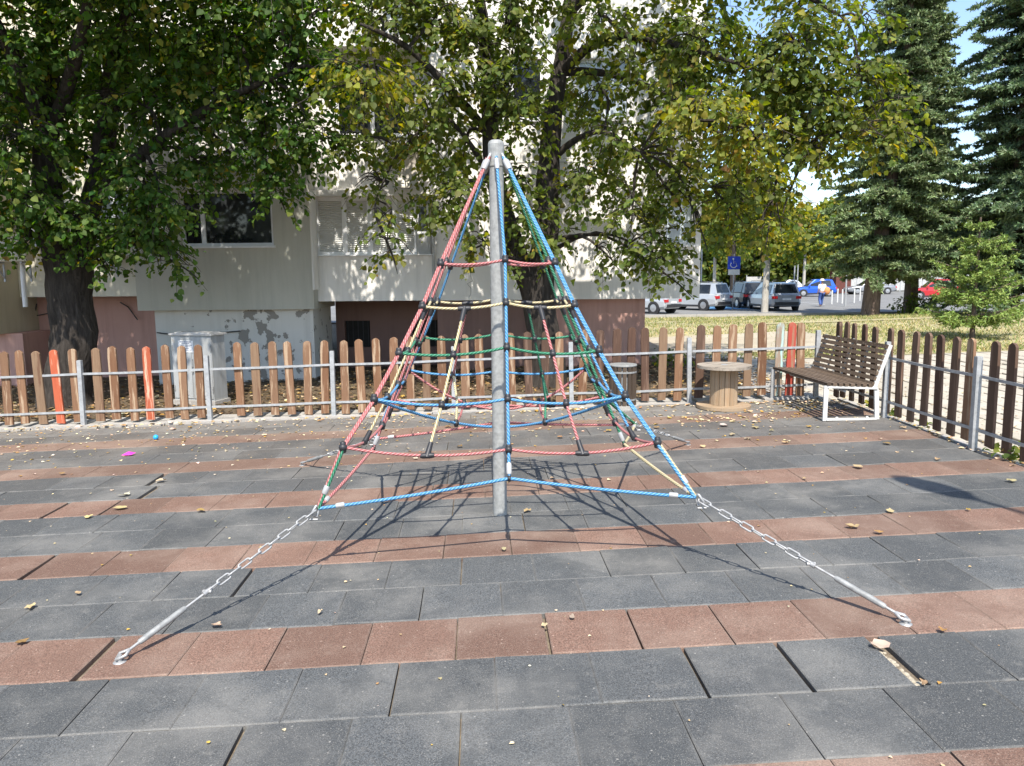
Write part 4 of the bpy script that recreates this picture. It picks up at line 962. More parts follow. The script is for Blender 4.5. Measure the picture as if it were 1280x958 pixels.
# ------------------------------------------------------------------ conifers
def conifer(name, label, base, H, R, z0, cols, wts, trunk_r, nwh, per, tw, nsz, lean=(0, 0), power=.85, group=None, droop=.3):
    t = thing(name, base, label, 'tree', group); base = np.array(base)
    P, Rr = smooth_pts([(0, 0, -.1), (lean[0] * .2, lean[1] * .2, H * .15), (lean[0], lean[1], H * .5), (lean[0] * 1.1, lean[1] * 1.1, H)], [trunk_r * 1.25, trunk_r, trunk_r * .6, .02], 4)
    b = MB(); b.tube(P, Rr, 12); bra = MB(); obj('trunk', b, M['bark_red'], t, smooth=True)
    Vs = []; Cc = []
    for i in range(nwh):
        f = (i + random.uniform(-.3, .3)) / nwh; f = min(max(f, 0), .995); z = z0 + (H - z0) * f
        ax = np.array([lean[0] * min(1, z / (H * .5)), lean[1] * min(1, z / (H * .5)), z])
        Lr = R * (1 - f) ** power
        for k in range(per):
            a = 2 * PI * (k + random.uniform(-.35, .35)) / per + i * 1.1; L = Lr * random.uniform(.45, 1.2) + .12
            d = np.array([math.cos(a), math.sin(a), 0]); up = random.uniform(-.05, .2)
            DRO = random.uniform(.5, 1.7)
            def bp(s): return ax + d * L * s + np.array([0, 0, L * (up * s - droop * s * s * DRO + .12 * s ** 4)])
            bra.tube([bp(0), bp(.5), bp(.95)], [.012 + .01 * L, .01 + .006 * L, .004], 3, cap=False)
            n = max(4, int(tw * L)); s = np.sort(rng.uniform(.12, 1, n)) ; base_p = np.array([bp(q) for q in s])
            sd_ = np.array([-d[1], d[0], 0]); m = 9
            sg = np.where(rng.random(n) < .5, 1, -1)
            tl = (.16 + .26 * (1 - s)) * min(1.0, .45 + L * .4) * rng.uniform(.7, 1.3, n)
            td = d * .55 + sd_ * sg[:, None] * rng.uniform(.3, 1.1, (n, 1)) + np.array([0, 0, -1]) * rng.uniform(-.05, .6, (n, 1)); td /= np.linalg.norm(td, axis=1, keepdims=True)
            qs = np.linspace(.05, 1, m)[None, :, None]
            pp_ = base_p[:, None] + td[:, None] * tl[:, None, None] * qs
            nd = td[:, None] * .75 + rng.normal(0, .55, (n, m, 3)) + np.array([0, 0, .12]); nd /= np.linalg.norm(nd, axis=2, keepdims=True)
            wv = np.cross(nd, rng.normal(size=(n, m, 3))); wv /= np.linalg.norm(wv, axis=2, keepdims=True)
            ln = nsz * rng.uniform(.7, 1.4, (n, m, 1)); wd_ = nsz * .27
            tri = np.stack([pp_ - wv * wd_, pp_ + wv * wd_, pp_ + nd * ln], 2).reshape(-1, 3); Vs.append(tri)
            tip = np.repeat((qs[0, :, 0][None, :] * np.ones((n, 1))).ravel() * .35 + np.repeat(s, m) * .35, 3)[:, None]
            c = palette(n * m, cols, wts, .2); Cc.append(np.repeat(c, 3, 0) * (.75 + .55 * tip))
    V = np.concatenate(Vs); col = np.clip(np.concatenate(Cc), 0, 1); F = np.arange(len(V)).reshape(-1, 3)
    obj('branches', bra, M['bark_red'], t)['kind'] = 'stuff'
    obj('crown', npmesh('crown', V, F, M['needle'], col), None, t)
DK = [(.13, .18, .072), (.165, .22, .10), (.20, .25, .13)]; BLU = [(.12, .185, .085), (.155, .22, .11), (.19, .25, .145)]; YG = [(.16, .23, .055), (.20, .275, .07), (.24, .31, .09)]
def base_at(px, Y): x = at(px, 380, Y)[0]; return (x, Y, gz(x, Y) - .05)
conifer('spruce_tree', 'dark spruce with leaning reddish trunk right of the bench', base_at(1088, 34), 17, 2.8, 1.9, DK, [3, 4, 2], .32, 38, 9, 27, .165, lean=(.9, 0), power=.55)
conifer('spruce_tree', 'dark spruce with a shrub round its straight trunk', base_at(1138, 36), 15.5, 2.7, 2.2, DK, [2, 4, 3], .27, 32, 9, 26, .165, power=.7)
conifer('blue_spruce', 'tall blue-green spruce at the right edge behind the small fir', base_at(1262, 33), 19, 4.0, 1.0, BLU, [2, 3, 2], .32, 40, 9, 25, .165, power=.6, droop=.34)
conifer('blue_spruce', 'blue-green spruce cut by the right frame edge', base_at(1345, 30), 17, 3.6, .8, BLU, [2, 3, 2], .3, 40, 9, 14, .2, power=.75)
b3 = gp(1215, 421); conifer('young_fir', 'young bright green fir standing on the dry lawn', (b3[0], b3[1], b3[2] - .05), 3.1, 1.35, .38, YG, [2, 3, 2], .06, 10, 7, 36, .08, power=.8, droop=-.02)

# ------------------------------------------------------------------ small broadleaf plants and far trees
def small_tree(name, label, base, H, trunk_r, blobs, size, dens, yel, bk='bark', group=None, cat='tree', stem=True, lean=0):
    t = thing(name, base, label, cat, group)
    if stem:
        b = MB(); P, R = smooth_pts([(0, 0, -.1), (lean * .4, 0, H * .3), (lean, .0, H * .62), (lean * 1.1, 0, H * .86)], [trunk_r * 1.2, trunk_r, trunk_r * .75, trunk_r * .3], 3); b.tube(P, R, 10); obj('trunk', b, M[bk], t, smooth=True)
    Vs, Fs, Cs = [], [], []; n0 = 0
    for (c, r) in blobs:
        n = int(dens * (r[0] * r[1] * r[2]) ** (2 / 3)); u = rng.normal(size=(n, 3)); u /= np.linalg.norm(u, axis=1, keepdims=True)
        lump = 1 + .22 * np.sin(u[:, 0] * 5 + c[0]) * np.cos(u[:, 2] * 6 + c[1]) + .12 * np.sin(u[:, 1] * 9 + u[:, 2] * 8)
        P = np.array(c) + u * (rng.random(n) ** .35 * lump)[:, None] * np.array(r)
        D = rng.normal(0, .6, (n, 3)) + u * .4 + np.array([0, 0, -.3]); Nn = u * .6 + np.array([0, 0, .6]) + rng.normal(0, .4, (n, 3))
        g_ = palette(n, GREEN, [3, 4, 3, 2]); y_ = palette(n, YEL[:3], [4, 3, 1]); col = np.where((rng.random(n) < yel)[:, None], y_, g_)
        V, F, cc = leaf_arrays(P, D, Nn, size * rng.uniform(.6, 1.3, n), col); Vs.append(V); Fs.append(F + n0); Cs.append(cc); n0 += len(V)
    obj('crown', npmesh('crown', np.concatenate(Vs), np.concatenate(Fs), M['leaf'], np.concatenate(Cs)), None, t); return t
def rblobs(H, R, n, z0):
    out = []
    for i in range(n):
        f = rng.random(); z = z0 + (H - z0) * f; rr = R * math.sin(PI * min(.95, .2 + f * .75)) * .7
        a = rng.random() * 2 * PI; out.append(((math.cos(a) * rr * rng.random(), math.sin(a) * rr * rng.random(), z), (R * rng.uniform(.35, .6), R * rng.uniform(.35, .6), R * rng.uniform(.3, .45))))
    return out
far = [(800, 92, 12, 3.6, .1), (845, 95, 11, 3.8, .05), (885, 88, 10, 3.6, .12), (925, 92, 11, 4, .15), (965, 90, 10.5, 3.6, .08), (1005, 88, 10, 3.4, .25), (1040, 93, 11.5, 3.8, .45), (1080, 95, 10, 4, .08), (1130, 92, 9, 4, .06), (1180, 96, 10, 4.4, .08), (1230, 93, 10, 4.2, .06), (1285, 92, 11, 4.4, .05)]
for i, (px, Y, H, R, ye) in enumerate(far):
    x = at(px, 350, Y)[0]
    small_tree('background_tree', 'broadleaf tree in the dark green row beyond the car park', (x, Y, -.16), H, .22, rblobs(H - 1.0, R, 20, 1.0), .5, 190, ye, group='trees beyond the car park')
for px, Y, H, R, label, ye, lean in ((957, 43.5, 7.5, 1.9, 'slim pale-trunked street tree in front of the silver estate car', .45, .1), (1005, 74, 8, 2.2, 'slim pale-trunked tree behind the blue hatchback', .45, 0), (893, 66, 8.5, 2.4, 'slender tree behind the pale parked cars', .3, 0), (916, 50.5, 9, 2.3, 'dark-trunked tree behind the disabled parking sign', .25, 0)):
    x = at(px, 350, Y)[0]
    small_tree('street_tree', label, (x, Y, gz(x, Y) - .06), H, .17 if Y < 60 else .13, [((rng.normal(0, R * .45), rng.normal(0, R * .4), z), (R * .6, R * .6, R * .42)) for z in np.linspace(H * .48, H * .95, 7)], .2 if Y < 60 else .3, 620 if Y < 60 else 330, ye, 'bark' if px == 916 else 'bark_pale', 'slim street trees in the car park', lean=lean)
x = base_at(1140, 35.2); small_tree('shrub', 'low dark shrub round the foot of the spruce trunk', x, 1, .05, [((-.35, 0, .4), (.55, .5, .45)), ((.35, -.1, .35), (.6, .5, .4)), ((0, -.2, .7), (.4, .4, .35))], .13, 520, .03, cat='shrub', stem=False)
P = gp(826, 447); small_tree('shrub', 'small green bush at the corner of the pink plinth', (3.2, 16.0, gz(3.2, 16)), 1, .05, [((0, 0, .2), (.35, .3, .25)), ((.3, .1, .15), (.3, .3, .2))], .09, 700, .08, cat='shrub', stem=False)
for i, (px, py, s) in enumerate(((1118, 522, .10), (1268, 570, .16), (1152, 530, .08), (1085, 512, .07), (1240, 565, .07))):
    d = ray(px, py); P = CAM + d * (5.02 / d[0]); small_tree('weed', ('small weed tuft at the fence foot just right of the bench', 'largest weed tuft at the fence foot by the right frame edge', 'weed tuft at the fence foot midway between bench and near steel post', 'weed tuft behind the rear foot of the bench', 'weed tuft at the fence foot just right of the near steel post')[i], (P[0], P[1], gz(P[0], P[1]) - .04), .2, .01, [((0, 0, s * .6), (s, s, s * .8))], .07, 2600, .1, cat='weed', group='weeds along the right fence', stem=False)

# grass
def blades(name, n, x0, x1, y0, y1, h, cols, wts, wd=.02, dz=-.05, fn=None):
    x = rng.uniform(x0, x1, n * 2); y = y0 + (y1 - y0) * rng.random(n * 2) ** 1.3
    dn = np.sin(x * 1.3 + 2 * np.sin(y * .7)) * np.cos(y * 1.1 + np.sin(x * .9)) + rng.normal(0, .55, n * 2)
    keep = dn > -.35
    if fn: keep &= fn(x, y)
    x, y = x[keep][:n], y[keep][:n]; n = len(x); z = g(x, y) + dz; a = rng.random(n) * 2 * PI
    hh = h * rng.uniform(.4, 1.3, n); l_ = rng.normal(0, .6, (n, 2)) * hh[:, None]
    dx, dy = np.cos(a) * wd, np.sin(a) * wd
    V = np.stack([np.stack([x - dx, y - dy, z], 1), np.stack([x + dx, y + dy, z], 1), np.stack([x + l_[:, 0], y + l_[:, 1], z + hh], 1)], 1).reshape(-1, 3)
    col = palette(n, cols, wts, .2)
    o = obj(name, npmesh(name, V, np.arange(len(V)).reshape(-1, 3), M['blade'], np.repeat(col, 3, 0)), None); o['kind'] = 'stuff'; o['label'] = 'dry patchy yellow-green grass on the lawn'; o['category'] = 'grass'
onpath = lambda x, y: ~(((y > 27.3) & (y < 28.4) & (x > 9)) | ((x > 3.2) & (x < 9) & (y - .12 * (x - 4) > 18.2) & (y - .12 * (x - 4) < 23.5) & (rng.random(len(x)) < .93)))
blades('grass', 60000, 3.4, 34, 17.1, 37.2, .075, [(.18, .22, .06), (.30, .29, .11), (.44, .38, .19), (.11, .16, .045)], [3, 3, 5, 2], .016, -.05, onpath)
b = MB()

# ------------------------------------------------------------------ fallen leaves
LC = [(.52, .40, .22), (.60, .47, .30), (.40, .24, .10), (.48, .30, .07), (.66, .56, .42)]
def litter(name, n, fx_, fy_, sz, dz, label, cols=LC, wts=(3, 3, 2, 1, 2)):
    x, y = fx_(n), fy_(n); P = np.stack([x, y, g(x, y) + dz], 1); a = rng.random(n) * 2 * PI
    D = np.stack([np.cos(a), np.sin(a), rng.normal(0, .05, n)], 1); Nn = np.array([0, 0, 1.0]) + rng.normal(0, .12, (n, 3)); S = sz * rng.uniform(.4, 1.4, n)
    V, F, c = leaf_arrays(P, D, Nn, S, palette(n, cols, wts, .18)); o = obj(name, npmesh(name, V, F, M['dryleaf'], c), None); o['kind'] = 'stuff'; o['label'] = label; o['category'] = 'leaf litter'
litter('leaf_litter', 1050, lambda n: rng.uniform(-7.5, 4.8, n), lambda n: 11.2 - np.abs(rng.normal(0, 1.4, n)), .035, .008, 'scattered crumbs of dry leaves on the rubber tiles')
litter('leaf_litter', 240, lambda n: rng.uniform(-5, 4.8, n), lambda n: rng.uniform(2.6, 9.5, n), .018, .008, 'scattered crumbs of dry leaves on the rubber tiles')
litter('leaf_litter', 90, lambda n: rng.normal(2.9, .5, n), lambda n: rng.normal(10.2, .3, n), .06, .01, 'scattered crumbs of dry leaves on the rubber tiles')
litter('soil_litter', 11000, lambda n: rng.uniform(-13, 4.9, n), lambda n: rng.uniform(11.95, 17.2, n), .075, .0, 'fallen leaves covering the soil behind the fence', LC + [(.1, .07, .04), (.16, .11, .06)], (1, 1, 2, 1, .4, 9, 9))
litter('soil_litter', 1500, lambda n: rng.uniform(5.0, 7.4, n), lambda n: rng.uniform(3, 16, n), .03, -.02, 'dry leaf crumbs on the pavers behind the right fence')
one = [(272, 785, .085), (660, 640, .1), (1112, 641, .11), (1068, 661, .11), (1100, 668, .08), (1094, 810, .13), (630, 689, .06), (98, 744, .06), (38, 761, .09), (30, 806, .09), (1127, 536, .1), (1109, 556, .13), (1074, 586, .12), (1262, 603, .12), (1172, 576, .08), (983, 555, .1), (915, 545, .12), (935, 550, .1), (880, 560, .1),
       (230, 552, .09), (312, 552, .09), (237, 536, .1), (216, 538, .12), (152, 637, .13), (77, 594, .09), (250, 640, .1), (112, 648, .1), (203, 603, .13), (158, 620, .15), (945, 536, .15), (905, 534, .15), (1154, 857, .06), (715, 775, .05), (680, 785, .05), (400, 768, .05), (1178, 792, .06), (575, 560, .1), (520, 575, .08), (450, 560, .1), (690, 600, .08), (760, 540, .1), (820, 536, .12), (560, 535, .1), (330, 545, .1), (1010, 535, .08), (965, 540, .08), (1210, 640, .06), (1005, 600, .05), (700, 548, .12)]
for px, py, s in one:
    P = gp(px, py); n = 1; a = rng.random() * 6.3
    k = 11; an = np.linspace(0, 2 * PI, k, endpoint=False) + a; rr = s * .43 * (1 + .25 * np.cos(an - a) + rng.normal(0, .2, k)) * (1 - .35 * np.abs(np.sin(an - a))); cu = rng.uniform(.02, .16) * s; ax = rng.random() * 6.3
    V = [(0, 0, .012)]
    for q in (.55, 1.0): V += [(rr[i] * q * math.cos(an[i]), rr[i] * q * math.sin(an[i]), .008 + cu * q * q * abs(math.cos(an[i] - ax)) + rng.normal(0, .004)) for i in range(k)]
    F = [(0, 1 + i, 1 + (i + 1) % k, 0) for i in range(k)] + [(1 + i, 1 + k + i, 1 + k + (i + 1) % k, 1 + (i + 1) % k) for i in range(k)]
    V = np.array(V); F = np.array([(f[0], f[1], f[2]) for f in F[:k]] + [t_ for f in F[k:] for t_ in ((f[0], f[1], f[2]), (f[0], f[2], f[3]))])
    c = np.repeat(palette(1, LC, (3, 3, 2, 1, 1), .15) * .75, len(V), 0)
    o = obj('fallen_leaf', npmesh('fallen_leaf', V, F, M['dryleaf'], c), None); o.location = (P[0], P[1], P[2] + .012)
    tag(o, 'dry tan fallen leaf lying on the rubber tiles', 'leaf', 'larger fallen leaves on the tiles')
litter('leaf_litter', 300, lambda n: rng.uniform(-8, 4.8, n), lambda n: 11.27 - np.abs(rng.normal(0, .07, n)), .06, .012, 'drift of dry leaves along the foot of the back fence')
litter('leaf_litter', 280, lambda n: 4.93 - .0 + rng.normal(0, .045, n), lambda n: rng.uniform(3, 11, n), .045, .008, 'drift of dry leaves along the foot of the right fence')
litter('leaf_litter', 160, lambda n: rng.normal(4.2, .35, n), lambda n: rng.normal(10.9, .3, n), .05, .01, 'dry leaves gathered under the bench')
# sand lying in the two widest joints
for px0, py0, px1, py1, lab in ((1090, 806, 1155, 858, 'heap of pale sand in the wide tile joint at the lower right'), (205, 600, 152, 628, 'pale sand in the open tile joint at the left')):
    A, B = gp(px0, py0), gp(px1, py1); b = MB(); d = (B - A); nrm = np.array([-d[1], d[0], 0]) / np.linalg.norm(d)
    for i in range(40):
        p = A + d * rng.uniform(0, 1) + nrm * rng.normal(0, .014); b.ball((p[0], p[1], p[2] - .022 + rng.uniform(0, .012)), rng.uniform(.008, .022), 6, sz=.6)
    single('sand_patch', b, M['sand'], tuple(A), lab, 'sand')
P = gp(195, 550); b = MB(); b.ball((P[0], P[1], P[2] + .035), .035, 12); single('toy_ball', b, plain('blue_plastic', (.02, .35, .75), .4), tuple(P), 'small bright blue ball on the tiles near the fence', 'ball', smooth=True)
P = gp(160, 570); b = MB(); b.add([(P[0] - .07, P[1] - .03, P[2] + .012), (P[0] + .06, P[1] - .04, P[2] + .02), (P[0] + .08, P[1] + .04, P[2] + .03), (P[0] + .0, P[1] + .02, P[2] + .05), (P[0] - .06, P[1] + .04, P[2] + .015)], [(0, 1, 3), (1, 2, 3), (0, 3, 4)]); single('pink_scrap', b, plain('pink_plastic', (.75, .05, .42), .5), tuple(P), 'crumpled pink wrapper lying on the dark tiles', 'wrapper')

# ------------------------------------------------------------------ cars
def paint(name, c, metal=.25): 
    t = NT(name); t.base(t.mix(t.noise(3, 3, .5), lerp(c, .96), lerp(c, 1.03)), .32, metal, .5); t.b.inputs['Coat Weight'].default_value = .6; t.b.inputs['Coat Roughness'].default_value = .06; return t.mat
M['tyre'] = plain('tyre_rubber', (.025, .025, .026), .8); M['rim'] = plain('alloy_rim', (.45, .45, .46), .35, .7, .1)
M['tail'] = plain('tail_lamp_red', (.5, .02, .025), .2, 0, .1, 6, 0); M['head'] = plain('headlamp_clear', (.75, .77, .8), .12, 0, .05, 6, 0); M['plate'] = plain('plate_white', (.75, .75, .75), .5); M['trim'] = plain('black_trim', (.03, .03, .032), .55)
def car(px, Y, heading, kind, pm, label, L=4.4, W=1.8, H=1.55, x=None):
    x = at(px, 370, Y)[0] if x is None else x
    t = thing(kind[0], (x, Y, gz(x, Y) - .06), label, 'car', 'cars in the car park', rz=heading)
    h = L / 2; hw = W / 2; belt = H * .60
    # lower body: stations along the length (x forward): (x, bottom, shoulder, top, halfwidth)
    st = [(-h, .42, .62, belt * .93, hw * .80), (-h + .10, .30, .66, belt * .99, hw * .93), (-h + .5, .24, .70, belt, hw), (-h * .3, .22, .70, belt, hw), (h * .3, .22, .70, belt * .98, hw), (h * .52, .22, .70, belt * .94, hw), (h * .82, .24, .66, belt * .86, hw * .96), (h - .12, .28, .58, belt * .74, hw * .88), (h, .40, .52, belt * .62, hw * .74)]
    mb = MB(); ring = []
    for (xx, zb, zs, zt, w2) in st:
        ring.append([(xx, -w2 * .9, zb), (xx, -w2, zb + .12), (xx, -w2 * 1.0, zs), (xx, -w2 * .95, zt - .04), (xx, -w2 * .86, zt), (xx, 0, zt + .02), (xx, w2 * .86, zt), (xx, w2 * .95, zt - .04), (xx, w2, zs), (xx, w2, zb + .12), (xx, w2 * .9, zb), (xx, 0, zb - .02)])
    n = 12; mb.v = [p for r in ring for p in r]
    for i in range(len(ring) - 1):
        for j in range(n): mb.f.append((i * n + j, i * n + (j + 1) % n, (i + 1) * n + (j + 1) % n, (i + 1) * n + j)); mb.m.append(0)
    mb.f.append(tuple(range(n))); mb.m.append(0); mb.f.append(tuple(range((len(ring) - 1) * n, len(ring) * n))[::-1]); mb.m.append(0)
    # greenhouse
    rear = {'suv': -.97, 'hatch': -.94, 'sedan': -.62}[kind[1]]; rr = {'suv': -.86, 'hatch': -.78, 'sedan': -.36}[kind[1]]; ff, fr2 = .42, .08
    gs = [(h * rear, belt - .02, hw * .86), (h * rr, H - .05, hw * .68), (h * (rr + .2), H, hw * .71), (h * (fr2 - .1), H - .005, hw * .72), (h * fr2, H - .05, hw * .70), (h * ff, belt - .03, hw * .88)]
    low = [(h * rear, -hw * .88, belt - .03), (h * ff, -hw * .90, belt - .03), (h * ff, hw * .90, belt - .03), (h * rear, hw * .88, belt - .03)]
    o0 = len(mb.v); top = [(xx, -w2, z) for xx, z, w2 in gs] + [(xx, w2, z) for xx, z, w2 in gs]
    mb.v += top; m = len(gs)
    for i in range(m - 1): mb.f.append((o0 + i, o0 + i + 1, o0 + m + i + 1, o0 + m + i)); mb.m.append(0)
    mb.f.append(tuple(o0 + i for i in range(m))[::-1]); mb.m.append(0); mb.f.append(tuple(o0 + m + i for i in range(m))); mb.m.append(0)
    me = mb.mesh('body', [pm]); bmm = bmesh.new(); bmm.from_mesh(me); bmesh.ops.recalc_face_normals(bmm, faces=bmm.faces); bmm.to_mesh(me); bmm.free()
    o = obj('body', me, None, t)
    # glass panels a little proud of the shell
    def quad(nm, q, mat):
        c_ = np.mean(q, 0); nn = np.cross(np.array(q[1]) - q[0], np.array(q[3]) - q[0]); nn = nn / np.linalg.norm(nn)
        if nn @ (c_ - np.array([0, 0, belt * .8])) < 0: nn = -nn
        b = MB(); A_ = [np.array(p) + nn * .012 for p in q]; B_ = [np.array(p) - nn * .02 for p in q]; k = len(q); b.add(A_ + B_, [tuple(range(k)), tuple(range(2 * k - 1, k - 1, -1))] + [(i, k + i, k + (i + 1) % k, (i + 1) % k) for i in range(k)]); return obj(nm, b, mat, t)
    def P_(i, s, f): # point between greenhouse base and roof
        return None
    rb, rt, fb, ft_ = gs[0], gs[1], gs[5], gs[4]
    def edge(a, b_, f): return tuple(a[i] * (1 - f) + b_[i] * f for i in range(3))
    quad('rear_window', [edge(rb, rt, .12)[:1] + (-edge(rb, rt, .12)[2] * .86, edge(rb, rt, .12)[1]), edge(rb, rt, .12)[:1] + (edge(rb, rt, .12)[2] * .86, edge(rb, rt, .12)[1]), edge(rb, rt, .9)[:1] + (edge(rb, rt, .9)[2] * .86, edge(rb, rt, .9)[1]), edge(rb, rt, .9)[:1] + (-edge(rb, rt, .9)[2] * .86, edge(rb, rt, .9)[1])], M['glass'])
    quad('windscreen', [edge(fb, ft_, .08)[:1] + (-edge(fb, ft_, .08)[2] * .9, edge(fb, ft_, .08)[1]), edge(fb, ft_, .08)[:1] + (edge(fb, ft_, .08)[2] * .9, edge(fb, ft_, .08)[1]), edge(fb, ft_, .93)[:1] + (edge(fb, ft_, .93)[2] * .9, edge(fb, ft_, .93)[1]), edge(fb, ft_, .93)[:1] + (-edge(fb, ft_, .93)[2] * .9, edge(fb, ft_, .93)[1])], M['glass'])
    zlo, zhi = belt + .02, H - .12
    def wat(z): f = (z - belt + .02) / (H - .05 - belt + .02); return hw * (.875 * (1 - f) + .69 * f)
    def xr(z): f = (z - belt) / (H - .05 - belt); return h * (rear * (1 - f) + rr * f)
    def xf(z): f = (z - belt) / (H - .05 - belt); return h * (ff * (1 - f) + fr2 * f)
    mid_ = h * -.22; q1 = (xr(zhi) + h * .12)
    for s in (-1, 1):
        quad('side_window', [(mid_ + .04, s * wat(zlo), zlo), (xf(zlo) - .12, s * wat(zlo), zlo), (xf(zhi) - .06, s * wat(zhi), zhi), (mid_ + .04, s * wat(zhi), zhi)], M['glass'])
        quad('side_window', [(xr(zlo) + h * .2, s * wat(zlo), zlo), (mid_ - .04, s * wat(zlo), zlo), (mid_ - .04, s * wat(zhi), zhi), (max(q1, xr(zlo) + h * .2), s * wat(zhi), zhi)], M['glass'])
        b = MB(); b.box((h * .34, s * (hw + .07), belt + .05), (.12, .16, .11)); obj('mirror', b, pm, t)
        b = MB(); b.box((-h + .07, s * hw * .74, belt * .80), (.16, hw * .34, .16)); obj('tail_lamp', b, M['tail'], t)
        b = MB(); b.box((h - .16, s * hw * .66, belt * .64), (.22, hw * .38, .12)); obj('headlight', b, M['head'], t)
        b = MB(); b.box((-.05, s * (hw + .004), .30), (L * .56, .03, .10)); obj('sill_trim', b, M['trim'], t)
        for xx in (-h * .62, h * .62):
            b = MB(); b.lathe((xx, s * (hw - .07), .33), [(.37, -.09), (.38, .083)] if s > 0 else [(.38, -.083), (.37, .09)], 20, axis='y'); obj('wheel_arch', b, M['trim'], t)
            whl = bpy.data.objects.new('wheel', None); C.objects.link(whl); whl.parent = t; whl.location = (xx, s * (hw - .08), .33)
            b = MB(); b.lathe((0, 0, 0), [(.2, -.1), (.31, -.105), (.33, -.08), (.33, .08), (.31, .105), (.2, .1)], 20, axis='y'); obj('tyre', b, M['tyre'], whl)
            b = MB(); b.lathe((0, s * .098, 0), [(.2, -.01), (.205, .01), (.06, .018), (.03, .02)], 16, axis='y')
            obj('rim', b, M['rim'], whl)
    b = MB(); b.box((-h - .004, 0, .44), (.10, W * .74, .18)); b.box((h - .05, 0, .36), (.12, W * .6, .16)); obj('bumper', b, M['trim'], t)
    b = MB(); b.box((-h - .02, 0, belt * .70), (.03, .5, .11)); obj('licence_plate', b, M['plate'], t)
    if kind[1] == 'suv':
        b = MB()
        for s in (-1, 1): b.tube([(h * -.7, s * hw * .66, H - .02), (h * -.65, s * hw * .66, H + .045), (h * .0, s * hw * .66, H + .045), (h * .05, s * hw * .66, H - .02)], .016, 6)
        obj('roof_rail', b, M['trim'], t)
R90 = PI / 2
SIL = paint('silver_paint', (.42, .44, .48), .5); GRY = paint('grey_paint', (.28, .29, .31), .4); BLK = paint('dark_paint', (.035, .037, .04)); BLU_ = paint('blue_paint', (.015, .10, .52)); RED_ = paint('red_paint', (.50, .025, .03)); WHT = paint('white_paint_car', (.46, .48, .50), .25); PAL = paint('pale_silver_paint', (.55, .57, .6), .4)
car(965, 46.6, R90 + math.radians(2), ('parked_car', 'suv'), SIL, 'silver estate car seen from behind, parked beside the pale tree trunk', 4.6, 1.86, 1.64)
car(928, 50.5, R90 + math.radians(6), ('parked_car', 'suv'), BLK, 'dark car parked beyond the silver estate car by the disabled bay', 4.4, 1.82, 1.66)
car(866, 47.5, PI - math.radians(48), ('parked_car', 'suv'), WHT, 'silvery white car with dark bumper by the building corner', 4.5, 1.85, 1.66)
car(893, 54.5, R90 * -1 + math.radians(-8), ('parked_car', 'hatch'), PAL, 'pale silver hatchback left of the disabled bay', 4.1, 1.76, 1.5)
car(893, 66, R90 * -1 + math.radians(-20), ('parked_car', 'sedan'), SIL, 'silver saloon in the second row behind the silvery white car', 4.4, 1.76, 1.48)
car(1017, 72, PI + math.radians(-6), ('parked_car', 'hatch'), BLU_, 'bright blue hatchback across the road behind the pedestrian', 3.7, 1.7, 1.6)
car(1086, 78, PI + math.radians(-4), ('parked_car', 'sedan'), GRY, 'dark grey saloon behind the spruce trunks', 4.7, 1.8, 1.48)
car(1167, 61, PI + math.radians(-14), ('parked_car', 'hatch'), RED_, 'red hatchback partly hidden by the young fir', 3.9, 1.7, 1.62)
car(985, 84, PI + math.radians(-4), ('parked_car', 'sedan'), PAL, 'pale saloon seen between silver estate car and blue hatchback', 4.3, 1.75, 1.46)
car(806, 44.0, PI - math.radians(46), ('parked_car', 'hatch'), WHT, 'pale hatchback half hidden beneath the overhanging wall', 3.9, 1.7, 1.5)

# ------------------------------------------------------------------ sign, bay marking, posts
P = at(916, 384, 47.0); sg = thing('parking_sign', (P[0], 47.0, gz(P[0], 47) - .06), 'blue square disabled parking sign on a thin post', 'sign')
M['sign_blue'] = plain('sign_blue', (.015, .05, .42), .4, 0, .04, 3, 0)
b = MB(); b.tube([(0, .03, 0), (0, .03, 3.35)], .03, 8); obj('post', b, M['galv'], sg)
b = MB(); b.box((0, 0, 2.82), (.76, .02, .76)); pn = obj('panel', b, M['sign_blue'], sg)
b = MB(); b.lathe((-.06, -.013, 3.05), [(.055, -.004), (.055, .004)], 12, axis='y'); b.bar((-.06, -.014, 2.98), (-.04, -.014, 2.78), .008, .075, up=(0, 1, 0)); b.bar((-.05, -.014, 2.80), (.12, -.014, 2.80), .075, .008); b.bar((.11, -.0145, 2.81), (.17, -.0145, 2.60), .008, .07, up=(0, 1, 0)); b.bar((-.05, -.0145, 2.90), (.09, -.0145, 2.90), .05, .008); b.bar((.16, -.0142, 2.61), (.24, -.0142, 2.64), .05, .008)
pts = [(-.03 + .19 * math.cos(a), -.014, 2.70 + .17 * math.sin(a)) for a in np.linspace(math.radians(140), math.radians(345), 12)]
b.tube(pts, .024, 6); obj('wheelchair_symbol', b, M['white_paint'], pn)
b = MB(); b.box((0, 0, 2.26), (.70, .02, .32)); obj('lower_panel', b, M['white_paint'], sg)
b = MB(); A = at(905, 382, 49)
b.add([(12.4, 47.5, gz(12.4, 47.5) - .052), (15.0, 47.5, gz(15, 47.5) - .052), (15.4, 53, gz(15, 53) - .052), (12.7, 53, gz(12.7, 53) - .052)], [(0, 1, 2, 3)]); struct('bay_marking', b, plain('blue_road_paint', (.10, .26, .45), .8))
b = MB()
for i in range(7): x0 = 6 + i * 2.6; b.box((x0, 55.5, -.151), (.12, 4.6, .008))
struct('bay_line', b, M['white_paint'])
